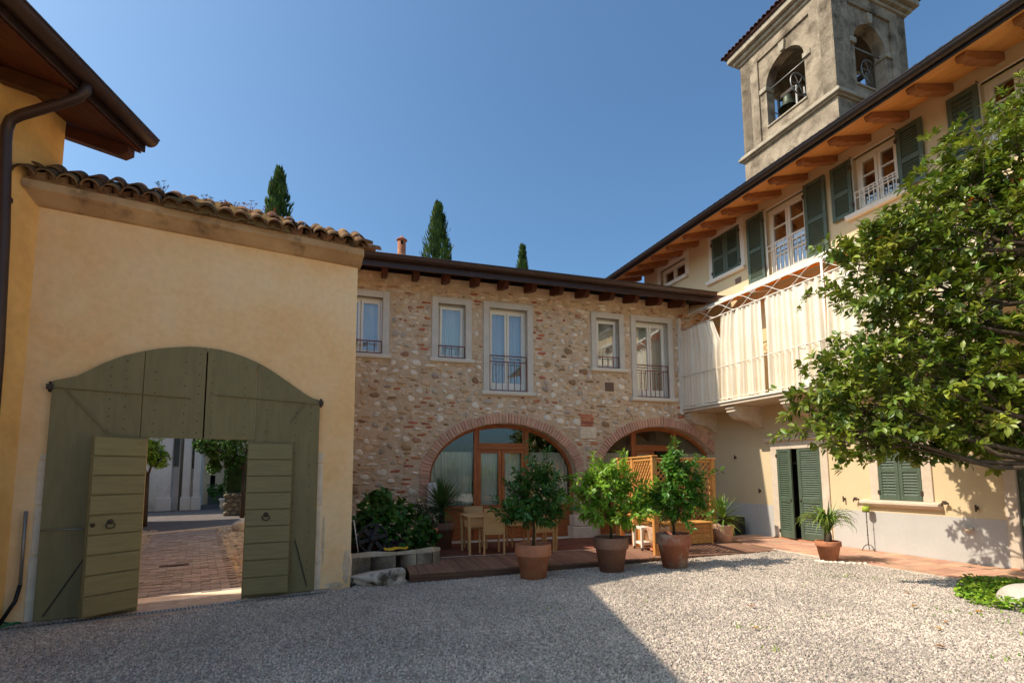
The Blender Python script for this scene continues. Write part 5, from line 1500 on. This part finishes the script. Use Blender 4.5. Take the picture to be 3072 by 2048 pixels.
P2, P3 = FS.w(2.85,1.62), FS.w(5.10,1.66)
trellis_panel(P2.x, P2.y, P3.x, P3.y, .30, 1.72, [0, .62, 1.62, 2.25])
# storage box
bx = thing("storage_box", "low honey timber storage box with a lid, in front of the trellis", "storage box", tuple(FS.w(3.80,1.95,.145)), FS.a)
for i in range(4): MB().box(-.78,.78,-.262,-.24,.03+i*.098,.03+i*.098+.093).build("plank", "honey_wood", bx, bevel=.005)
for i in range(4): MB().box(.758,.78,-.24,.24,.03+i*.098,.03+i*.098+.093).build("plank", "honey_wood", bx, bevel=.005)
MB().box(-.76,.757,-.238,.25,.02,.42).build("carcass", "honey_wood", bx)
MB().box(-.82,.82,-.29,.29,.425,.455).build("lid", "honey_wood", bx, bevel=.006)
for sx in (-1,1): MB().box(sx*.79-.025,sx*.79+.025,-.275,-.235,0,.42).build("corner_post", "honey_wood", bx, bevel=.005)
# white trolley
ct = thing("trolley", "small white two-tier garden trolley under the trellis", "trolley", (2.62,9.75,DECK), R_(15))
for sx in (-.24,.24):
    for sy in (-.15,.15): MB().box(sx-.022,sx+.022,sy-.022,sy+.022,.05,.43).build("leg", "white_paint", ct, bevel=.004)
for z in (.10,.38): MB().box(-.215,.215,-.17,.17,z,z+.05).build("shelf", "white_paint", ct, bevel=.005)
for sx in (-.24,.24):
    for sy in (-.15,.15): MB().tube([(sx-.012,sy,.025),(sx+.012,sy,.025)], .025, 10).build("caster", "black_plastic", ct)
pt2 = thing("ribbed_pot", "ribbed pale pot with a leafy plant behind the trellis post", "potted plant", (2.70,9.42,DECK))
MB().lathe([(0,.06),(.125,.06),(.17,.25),(.20,.42),(.205,.46),(.18,.46),(.17,.42),(0,.42)], 96, flute=.022, nf=24).build("pot", "pot_ribbed", pt2)
MB().lathe([(0,.015),(.15,.015),(.16,.055),(.0,.055)], 24).build("saucer", "terracotta", pt2)
rng = np.random.default_rng(61); T, O = crown_tips(rng, [(0,0,.72,.2,.2,.22,1),(.05,0,.95,.18,.18,.2,.8)], 26)
place(bpy.data.objects.new("foliage", leaf_mesh("foliage", *whorls(rng, T, O, 8, .06, .10, .5, .9, .3), "leaf_citrus_dark")), pt2)
sb_ = MB(); branch_set(sb_, (0,0,.42), [(0,0,.72,.2,.2,.22,1),(.05,0,.95,.18,.18,.2,.8)], rng, .010, .003); sb_.build("stems", "bark_green", pt2)
pt3 = thing("brown_pot", "small tan pot standing on the white trolley's lower shelf", "pot", (2.62,9.75,DECK+.151))
MB().lathe(pot_profile(.10,.19,.25), 24).build("pot", "pot_ribbed", pt3)
# black box and white pot by the wall
kb = thing("pet_house", "small black plastic box with a square opening by the yellow wall", "box", tuple(FR.w(-3.52,.34,.157)), FR.a)
MB().panel([(-.24,0),(.24,0),(.21,.40),(-.21,.40)], [[(-.12,.12),(.06,.12),(.06,.36),(-.12,.36)]], -.20, -.18).build("front", "black_plastic", kb, bevel=.006)
MB().box(-.22,.22,-.178,.20,0,.39).build("body", "black_plastic", kb, bevel=.015)
wp = thing("white_pot", "small white pot with a dark succulent on the black box's near side", "potted plant", tuple(FR.w(-3.62,.66,.157)))
MB().lathe([(0,0),(.05,0),(.075,.22),(.068,.22),(.06,.18),(0,.18)], 20).build("pot", "white_plastic", wp)
strap_mesh("leaves", [((0,0,.19), k*.9, .8, .13, .012, .4) for k in range(8)], "leaf_dark").build("leaves", "leaf_dark", wp)
# ------------------------------------------------------------------ magnolia at the right
mg = thing("magnolia_tree", "leafy green magnolia reaching in from the right over the yard", "tree", (6.25,5.35,.14))
rng = np.random.default_rng(77)
ML = [(6.75,6.0,6.25,.55,.7,.45,.8),(6.35,6.1,5.75,.6,.8,.5,1),(5.85,6.15,5.35,.55,.7,.45,1),(5.40,6.2,4.85,.5,.65,.42,1),(4.90,6.2,4.45,.5,.6,.36,1),(4.45,6.2,4.25,.36,.45,.26,.6),
      (6.6,5.9,4.9,.8,.8,.6,1.3),(5.9,6.0,4.45,.7,.8,.5,1.2),(5.2,6.15,3.85,.6,.65,.40,1),(4.65,6.2,3.75,.45,.5,.30,.6),
      (6.5,5.8,3.8,.8,.8,.6,1.3),(5.75,5.95,3.45,.6,.7,.40,1.0),(4.75,6.15,3.10,.5,.6,.30,.9),(4.25,6.2,2.95,.40,.5,.28,.9),(3.98,6.25,2.62,.36,.4,.28,.9),
      (5.2,6.0,2.72,.65,.7,.36,1.1),(6.1,5.8,2.80,.75,.8,.42,1.2),(4.45,6.1,2.42,.5,.6,.30,1.0),(3.86,6.2,2.15,.30,.4,.22,.7),(4.25,6.15,1.92,.34,.4,.16,.6),(4.95,6.05,2.10,.5,.55,.24,1.0),
      (5.6,5.95,2.25,.55,.6,.28,1.0),(6.5,5.7,2.35,.6,.7,.3,1.0),(5.05,6.1,1.80,.22,.3,.10,.3),(6.25,5.95,2.08,.5,.5,.2,.9),(5.85,6.05,1.92,.4,.4,.14,.6),(7.4,5.5,4.9,.9,.9,.9,1.2),(7.3,5.2,3.4,.9,.9,.8,1.2),(7.0,4.6,4.2,.9,.9,1.0,1.2),(5.75,7.45,2.95,.5,.5,.4,.9),(5.85,7.35,3.6,.5,.5,.45,.9),(5.5,7.25,4.2,.5,.5,.4,.8),(6.1,7.2,2.45,.45,.45,.35,.8),(6.3,7.35,2.9,.4,.45,.4,.9),(5.6,7.6,2.35,.4,.4,.3,.6),(5.9,6.9,4.9,.5,.5,.4,.7),(6.2,6.8,3.1,.5,.5,.5,.8),(6.2,4.9,5.2,.6,.6,.6,.7)]
B0 = np.array((6.25,5.35,.14))
ML = [(a-B0[0],b-B0[1],c-B0[2],d,e,f,w) for a,b,c,d,e,f,w in ML]
tk = MB()
tk.tube([(0,0,-.15),(.03,.02,.7),(.02,.06,1.5),(.08,.1,2.4),(.1,.15,3.4),(.15,.2,4.6)], [.15,.12,.105,.085,.06,.03], 10)
hub = [(.02,.06,1.5),(.05,.08,1.9),(.08,.1,2.4),(.09,.12,2.9),(.1,.15,3.4),(.12,.18,4.0)]
for (cx,cy,cz,rx,ry,rz,w) in ML:
    e = np.array((cx,cy,cz)); h_ = np.array(min(hub, key=lambda p: abs(p[2] - (cz - .35*math.hypot(cx,cy)) )))
    m1 = h_*.6+e*.4 + np.array((0,0,-.12)) + rng.normal(0,.06,3); m2 = h_*.25+e*.75 + rng.normal(0,.05,3)
    tk.tube([tuple(h_),tuple(m1),tuple(m2),tuple(e)], [.036,.024,.015,.008], 7)
    for _ in range(11):
        v = rng.normal(0,1,3); v /= np.linalg.norm(v); q = e + v*np.array((rx,ry,rz))*.95; s_ = m2 + (e-m2)*rng.uniform(0,1)
        tk.tube([tuple(s_), tuple(s_*.45+q*.55+rng.normal(0,.04,3)), tuple(q)], [.009,.006,.003], 5)
tk.build("trunk", "bark", mg)
T, O = [], []
for (cx,cy,cz,rx,ry,rz,w) in ML:
    n = int(160*w*max(.5,(rx*ry*rz)**.5/.45))
    sub = [np.array((cx,cy,cz)) + rng.normal(0,.5,3)*np.array((rx,ry,rz)) for _ in range(7)]
    for _ in range(n):
        if rng.random() < .45:
            c_ = sub[rng.integers(7)]; p = c_ + rng.normal(0,.13,3)*np.array((1,1,.55)); v = p - np.array((cx,cy,cz))
        else:
            v = rng.normal(0,1,3); v /= np.linalg.norm(v); p = np.array((cx,cy,cz)) + v*np.array((rx,ry,rz))*rng.uniform(.5,1.08)
        T.append(p); O.append(v/(np.linalg.norm(v)+1e-6)*.7 + np.array((-.15,-.1,.55)) + rng.normal(0,.35,3))
W1 = whorls(rng, T, O, 8, .055, .125, .64, 1.0, .25)
T, O = shoots(rng, ML[:26], 150, .34, steps=7)
W2 = whorls(rng, T, O, 4, .08, .14, .66, 1.0, .25)
place(bpy.data.objects.new("crown", leaf_mesh("crown", *[a + b for a, b in zip(W1, W2)], "leaf_magnolia")), mg)

# ------------------------------------------------------------------ ivy bed and boulder
bl = blob(.36,.30,.16,9,4,.05); bl.materials.append(MATS["boulder_pale"])
place(bpy.data.objects.new("boulder", bl), None, (5.66,5.58,.21), R_(20), label="large smooth pale boulder in the ivy at the right edge", category="boulder")
bed = [(5.02,5.62),(5.12,5.95),(5.45,6.30),(5.95,6.75),(6.25,6.6),(6.6,5.5),(6.9,4.4),(5.9,4.2),(5.45,4.9),(5.1,5.35)]
B, D, U, Ls, Ws = [], [], [], [], []
rng = np.random.default_rng(91)
while len(B) < 5200:
    x, y = rng.uniform(4.9,6.9), rng.uniform(4.2,6.8)
    if not in_poly(x,y,bed): continue
    dd = math.hypot((x-5.66)/.40,(y-5.58)/.33)
    if dd < .93: continue
    edge = min(1, min(math.hypot(x-px,y-py) for px,py in bed[:5])*2.2 + .25)
    z = .14 + rng.uniform(.0,.13)*edge*(1.25 if dd > 1.3 else 1)
    a = rng.uniform(0,6.28)
    B.append((x,y,z)); D.append((math.cos(a),math.sin(a),rng.uniform(-.3,.5))); U.append((rng.normal(0,.4),rng.normal(0,.4)-.2,1)); l = rng.uniform(.03,.065); Ls.append(l); Ws.append(l*1.15)
place(bpy.data.objects.new("ivy_bed", leaf_mesh("ivy_bed", B, D, U, Ls, Ws, "leaf_ivy")), None, kind="stuff", label="bright green ground ivy spreading around the boulder", category="ivy")
# little weeds in the gravel (uncountable tufts)
B, D, U, Ls, Ws = [], [], [], [], []
for (cx, cy, n, r) in ((3.2,5.3,14,.10),(2.35,5.05,16,.10),(4.4,7.3,14,.16),(4.65,7.1,14,.08),(3.75,5.0,10,.2),(2.2,4.4,12,.06),(4.0,4.15,20,.10),(2.9,6.3,10,.2),(4.9,5.3,60,.25),(1.7,6.2,8,.1),(5.0,6.9,14,.15),(2.0,7.1,10,.12),(.5,5.9,6,.06),(4.6,4.6,12,.2),(3.6,6.6,14,.25)):
    for _ in range(n):
        a = rng.uniform(0,6.28); x, y = cx + rng.normal(0,r), cy + rng.normal(0,r*.6)
        B.append((x,y,gz(x,y)+.004)); D.append((math.cos(a),math.sin(a),rng.uniform(.2,1.4))); U.append((0,0,1)); l = rng.uniform(.02,.06); Ls.append(l); Ws.append(l*.32)
place(bpy.data.objects.new("gravel_weeds", leaf_mesh("gravel_weeds", B, D, U, Ls, Ws, "leaf_ivy")), None, kind="stuff", label="tiny green weed sprouts scattered in the gravel", category="weeds")
for i, (x, y, lab) in enumerate(((4.72,6.15,"curled russet leaf on the gravel by the ivy"),(4.35,5.55,"brown leaf on the gravel left of the ivy bed"),(4.72,5.28,"yellow brown leaf near the ivy's left tip"),(3.95,4.75,"yellow leaf on the sunlit gravel, middle of three"),(4.15,4.95,"small yellow leaf on the sunlit gravel farther back"),(3.60,4.32,"large yellow green leaf on the sunlit gravel in front"),(2.62,5.75,"dark dry leaf on the gravel by the shadow edge"),(2.30,5.0,"dark curled leaf near the left of the sunlit gravel"))):
    a = rnd.uniform(0,6.28)
    me = leaf_mesh("fallen_leaf", [(0,0,0)], [(math.cos(a),math.sin(a),.1)], [(.2,-.2,1)], [.085], [.055], "fallen_leaf")
    place(bpy.data.objects.new("fallen_leaf", me), None, (x,y,gz(x,y)+.028), 0, label=lab, category="leaf", group="fallen leaves on the gravel")

# ------------------------------------------------------------------ cypresses
def cypress(x, y, h, r, label, seed, lean=0):
    rng = np.random.default_rng(seed)
    t = thing("cypress_tree", label, "tree", (x,y,0), 0, "cypresses beyond the roofs")
    MB().tube([(0,0,0),(0,0,h*.5),(lean,0,h*.93)], [.28,.18,.03], 8).build("trunk", "bark", t)
    B, D, U, Ls, Ws = [], [], [], [], []
    n = 4200
    lob = rng.uniform(0,6.28,5)
    for i in range(n):
        f = rng.uniform(.30,1)**.9
        a = rng.uniform(0,6.28)
        env = r*min(1, (1-f)*2.6)**.75*(1 + .26*math.sin(3*a+f*26+lob[0]) + .22*math.sin(5*a-f*41+lob[1]) + .14*math.sin(7*a+f*70+lob[2]))
        q = env*rng.uniform(.55,1.0)**.6*(1.35 if rng.random() < .03 else 1)
        B.append((lean*f + q*math.cos(a), q*math.sin(a), f*h))
        D.append((math.cos(a)*.45, math.sin(a)*.45, 1.0 + rng.normal(0,.25))); U.append((math.cos(a),math.sin(a),.1))
        l = rng.uniform(.28,.6)*(h/20); Ls.append(l); Ws.append(l*.42)
    place(bpy.data.objects.new("crown", leaf_mesh("crown", B, D, U, Ls, Ws, "leaf_cypress")), t)
cypress(-16.6,34,23.2,1.35,"dense cypress top rising behind the mossy gate wall",1)
cypress(-5.5,36,21.7,1.45,"large cypress top behind the stone house, beside the chimney",2)
cypress(.95,40,20.2,.85,"small ragged cypress tip at the middle of the stone roof",3)

# ------------------------------------------------------------------ bell tower
bt = thing("bell_tower", "square grey rendered bell tower with arched belfry and bells", "tower", tuple(FT.w(0,0,0)), FT.a)
TW = 4.53
MB().box(-TW,0,0,TW,0,16.07).build("shaft", "tower_render", bt)
for (e, z0, z1) in ((.10,16.07,16.14),(.20,16.14,16.28),(.13,16.28,16.38)):
    MB().box(-TW-e,e,-e,TW+e,z0,z1).build("string_course", "tower_stone", bt, bevel=.02)
def t_arch(cx): return [(cx-.95,17.03),(cx+.95,17.03)] + [(cx+.95*math.cos(math.pi*i/16), 18.92+.95*math.sin(math.pi*i/16)) for i in range(17)]
def face(rot, loc):
    f = bpy.data.objects.new("belfry_face", None); f.empty_display_size = .4; COL.objects.link(f); f.parent = bt; f.location = loc; f.rotation_euler = (0,0,rot)
    MB().panel(rect(-TW,0,16.38,20.90), [t_arch(-TW/2)], .08, .55).build("wall", "tower_render", f)
    # pilaster strips and panel frame stand proud
    MB().panel(rect(-TW,0,16.385,20.90), [rect(-TW/2-1.30,-TW/2+1.30,16.50,20.42)], -.0, .08).build("frame", "tower_render", f, bevel=.012)
    MB().prism([(-TW/2-.15,20.32),(-TW/2-.09,19.88),(-TW/2+.09,19.88),(-TW/2+.15,20.32)], -.03, .3).build("keystone", "tower_stone", f, bevel=.02)
    for s in (-1,1):
        a, b = sorted((-TW/2+s*.90,-TW/2+s*1.28)); MB().box(a,b,.0,.5,18.72,18.95).build("impost", "tower_stone", f, bevel=.02)
    MB().box(-TW/2-.99,-TW/2+.99,.02,.6,16.95,17.03).build("sill", "tower_stone", f, bevel=.01)
    MB().tube([(-TW/2-.95,.3,18.86),(-TW/2+.95,.3,18.86)], .025, 8).build("tie_rod", "steel", f)
face(0, (0,0,0))
face(R_(90), (0,TW,0)).__class__
face(R_(180), (-TW,TW,0))
face(R_(270), (-TW,0,0))
for (e, z0, z1) in ((.08,20.90,21.04),(.22,21.04,21.22),(.40,21.22,21.50)):
    MB().prism([(-TW-e,-e),(e,-e),(e,TW+e),(-TW-e,TW+e)], z0, z1, 'z').build("cornice", "tower_stone", bt, bevel=.04, seg=2)
ap = (-TW/2, TW/2, 23.4); c4 = [(-TW-.48,-.48,21.62),(.48,-.48,21.62),(.48,TW+.48,21.62),(-TW-.48,TW+.48,21.62)]
MB().add([(-TW-.48,-.48,21.5),(.48,-.48,21.5),(.48,TW+.48,21.5),(-TW-.48,TW+.48,21.5)] + c4 + [ap], [(0,1,2,3),(0,4,5,1),(1,5,6,2),(2,6,7,3),(3,7,4,0),(4,5,8),(5,6,8),(6,7,8),(7,4,8)]).build("roof", "roof_tile", bt)
te = tile_mesh("tile", .5, .11, .09, "roof_tile")
for k in range(26):
    t = k/25; 
    inst("tile", te, bt, (-TW-.48 + (TW+.96)*t, -.56, 21.56+rnd.uniform(-.02,.02)), (R_(30),rnd.uniform(-.05,.05),rnd.uniform(-.05,.05)))
    inst("tile", te, bt, (.56, -.48 + (TW+.96)*t, 21.56+rnd.uniform(-.02,.02)), (R_(30),0,R_(90)+rnd.uniform(-.05,.05)))
MB().box(-TW+.3,-.3,.6,TW-.6,16.38,16.5).build("floor", "tower_render", bt)
for (x, y) in ((-2.75,.80),(-1.75,1.2),(-1.2,3.0)):
    b = MB().lathe([(0,.62),(.10,.62),(.17,.58),(.20,.45),(.24,.25),(.31,.08),(.40,0),(.38,0),(.28,.1),(.2,.4),(0,.5)], 24).build("bell", "bronze", bt, (x,y,17.75))
    MB().box(-.38,.38,-.07,.07,.62,.82).build("headstock", "iron_dark", b)
    ring = [(.58, .5*math.cos(a), .72+.5*math.sin(a)) for a in [i*2*math.pi/24 for i in range(25)]]
    MB().tube(ring, .03, 6).build("wheel", "steel", b)
    for k in range(3):
        a = k*math.pi/3; MB().beam((.58,.5*math.cos(a),.72+.5*math.sin(a)),(.58,-.5*math.cos(a),.72-.5*math.sin(a)),.03,.03).build("wheel_spoke", "steel", b)
    for s in (-1,1): MB().box(s*.46-.04,s*.46+.04,-.05,.05,-1.25,.75).build("bell_post", "steel", b)

# ------------------------------------------------------------------ beyond the gate
G0 = tuple(FG.w(0,0,0))
cu = thing("church", "pale grey church wall with pilasters and dark tall panels beyond the gate", "church", G0, FG.a)
MB().box(-12,.62,20.6,34,-.05,11.0).build("wall", "church_plaster", cu)
for (a, b, p) in ((-.95,-.45,.30),(-.02,.30,.22),(.42,.70,.34)):
    MB().box(a,b,20.6-p,20.598,0,10.6).build("pilaster", "church_plaster", cu, bevel=.02)
    MB().box(a-.05,b+.05,20.6-p-.06,20.597,0,.62).build("pilaster_base", "church_plaster", cu, bevel=.02)
for (a, b, z) in ((-.42,-.22,2.05),(.31,.41,1.95)):
    MB().box(a,b,20.55,20.596,z,8).build("tall_panel", "church_panel", cu)
MB().tube([(-.10,20.45,0),(-.10,20.45,9)], .05, 8).build("downpipe", "church_panel", cu)
MB().box(-1.8,-1.35,19.6,20.2,0,1.75).build("white_column", "white_paint", None, G0, FG.a, bevel=.02, label="white stone column at the church's left corner beyond the gate", category="column")
hb = thing("far_house", "peach house with small dark windows far behind the church", "house", G0, FG.a)
MB().panel(rect(.3,9,-.05,9.0), [rect(.95,1.2,.95,1.62), rect(.93,1.25,2.35,3.2), rect(3.5,3.8,1.3,2.2)], 25.5, 25.9).build("wall", "peach_plaster", hb)
MB().box(.3,9,25.9,32,-.05,8.9).build("body", "peach_plaster", hb)
for r_ in (rect(.95,1.2,.95,1.62), rect(.93,1.25,2.35,3.2), rect(3.5,3.8,1.3,2.2)):
    (x0,z0),(x1,_),(_,z1),_2 = r_
    w_ = MB().box(x0,x1,25.75,25.8,z0,z1).build("window", "dark_gap", hb)
    MB().box(x0-.06,x1+.06,25.44,25.6,z0-.08,z0-.005).build("sill", "sill_white", w_)
MB().box(.9,9,25.44,25.497,0,.8).build("plinth", "church_panel", hb)
MB().tube([(2.2,25.4,0),(2.2,25.4,8)], .05, 8).build("downpipe", "church_panel", hb)
MB().box(.6,9.4,25.0,32.4,9.0,9.25).build("roof", "roof_tile", hb)
def bg_tree(name, label, loc, lobes, leafm, seed, tips, L0, L1, trunk_top, r0=.12):
    rng = np.random.default_rng(seed)
    t = thing(name, label, "tree", loc, 0)
    tk_ = MB().tube([(0,0,-.1),(0,0,trunk_top)], [r0,r0*.7], 8); branch_set(tk_, (0,0,trunk_top), lobes, rng, r0*.5, .02); tk_.build("trunk", "bark", t)
    T, O = crown_tips(rng, lobes, tips)
    place(bpy.data.objects.new("crown", leaf_mesh("crown", *whorls(rng, T, O, 9, L0, L1, .6, 1.0, .2), leafm)), t)
p = FG.w(-.42,-12.2); bg_tree("street_tree", "sunlit green tree at the left beyond the gate", (p.x,p.y,0), [(0,0,2.45,.42,.5,.42,1),(-.5,0,2.3,.6,.6,.6,1),(.25,.1,2.15,.30,.35,.28,.7),(-.3,0,2.9,.7,.7,.5,1)], "leaf_citrus_light", 201, 110, .07, .13, 1.6, .07)
p = FG.w(2.35,-14.2); bg_tree("pine_tree", "dark conifer hanging over the road beyond the gate", (p.x,p.y,0), [(-.72,-.3,2.5,.55,.5,.38,1),(-1.2,-.6,2.72,.42,.4,.34,1),(0,.1,2.6,.7,.6,.5,1.2),(-.6,-.2,3.2,.9,.8,.5,1.2),(-.92,-.4,1.95,.24,.24,.26,.6),(-.3,-.2,2.1,.3,.3,.22,.6)], "leaf_pine", 202, 110, .08, .15, 1.9, .09)
hd = thing("hedge", "clipped dark hedge on the low wall beyond the gate", "hedge", G0, FG.a)
rng = np.random.default_rng(203); B, D, U, Ls, Ws = [], [], [], [], []
for _ in range(2600):
    x, z = rng.uniform(1.75,5), rng.uniform(.95,2.15); y = 15.6 + rng.uniform(0,.35)
    if rng.random() < .3: z = 2.15; y = 15.6 + rng.uniform(0,1.0)
    if rng.random() < .25: x = 1.75; y = 15.6 + rng.uniform(0,1)
    B.append((x,y,z+rng.normal(0,.03))); D.append(rng.normal(0,1,3)+np.array((0,-.5,.3))); U.append(rng.normal(0,1,3)); l = rng.uniform(.07,.13); Ls.append(l); Ws.append(l*.7)
place(bpy.data.objects.new("foliage", leaf_mesh("foliage", B, D, U, Ls, Ws, "leaf_dark")), hd)
MB().box(1.8,5,15.65,16.6,.9,2.1).build("core", "leaf_dark", hd)
lw = thing("garden_wall", "low dark rubble garden wall under the hedge beyond the gate", "wall", G0, FG.a)
MB().box(1.75,5,15.5,16.4,-.05,.92).build("core", "church_panel", lw)
sm_me = blob(.16,.06,.10,44,2,.12); sm_me.materials.append(MATS["moss_stone"])
for j in range(5):
    for i in range(9):
        inst("stone", sm_me, lw, (1.82+i*.27+(.12 if j%2 else 0), 15.5, .1+j*.175), (0,rnd.uniform(-.3,.3),0), (rnd.uniform(.7,1.05),1,rnd.uniform(.7,1)))
bush("roadside_shrub", "round green shrub by the road in front of the peach house", "shrub", tuple(FG.w(1.55,-21.5,0)), [(0,0,.7,.5,.5,.45,1),(.3,0,1.0,.45,.4,.4,1),(-.3,0,.9,.4,.4,.4,.8)], "leaf_citrus", 204, 8, 36, .10, .17, .6)
MB().lathe([(0,0),(.16,0),(.22,.2),(.2,.42),(.26,.5),(.24,.55),(0,.52)], 20).build("stone_urn", "kerb_stone", None, tuple(FG.w(1.75,-19.5,0)), label="pale stone urn by the road beyond the gate", category="urn")
bo = blob(.2,.2,.2,77,3,.08); bo.materials.append(MATS["granite"])
place(bpy.data.objects.new("bollard_stone", bo), None, tuple(FG.w(2.18,-9.0,.12)), 0, label="round grey stone at the lane's right edge beyond the gate", category="stone")
gg = thing("lane_grate", "dark iron drain grate in the brick lane", "grate", tuple(FG.w(1.06,-3.3,.016)), FG.a+R_(3))
MB().box(-.22,.22,-.09,.09,-.01,.004).build("frame", "dark_gap", gg)
gb = MB()
for k in range(11): gb.box(-.21+k*.04,-.19+k*.04,-.085,.085,.003,.010)
gb.build("bars", "vent_brown", gg, kind="stuff")
# house on the far side of the lane, left of the gate (casts the shade on the lane)
nh = thing("lane_house", "plastered house along the lane's left side", "house", G0, FG.a)
MB().box(-14,-2.3,2.6,15,-.05,4.75).build("wall", "peach_plaster", nh)
MB().prism([(2.2,4.75),(15.4,4.75),(8.8,6.1)], -14.4, -2.1, 'x').build("roof", "roof_tile", nh)
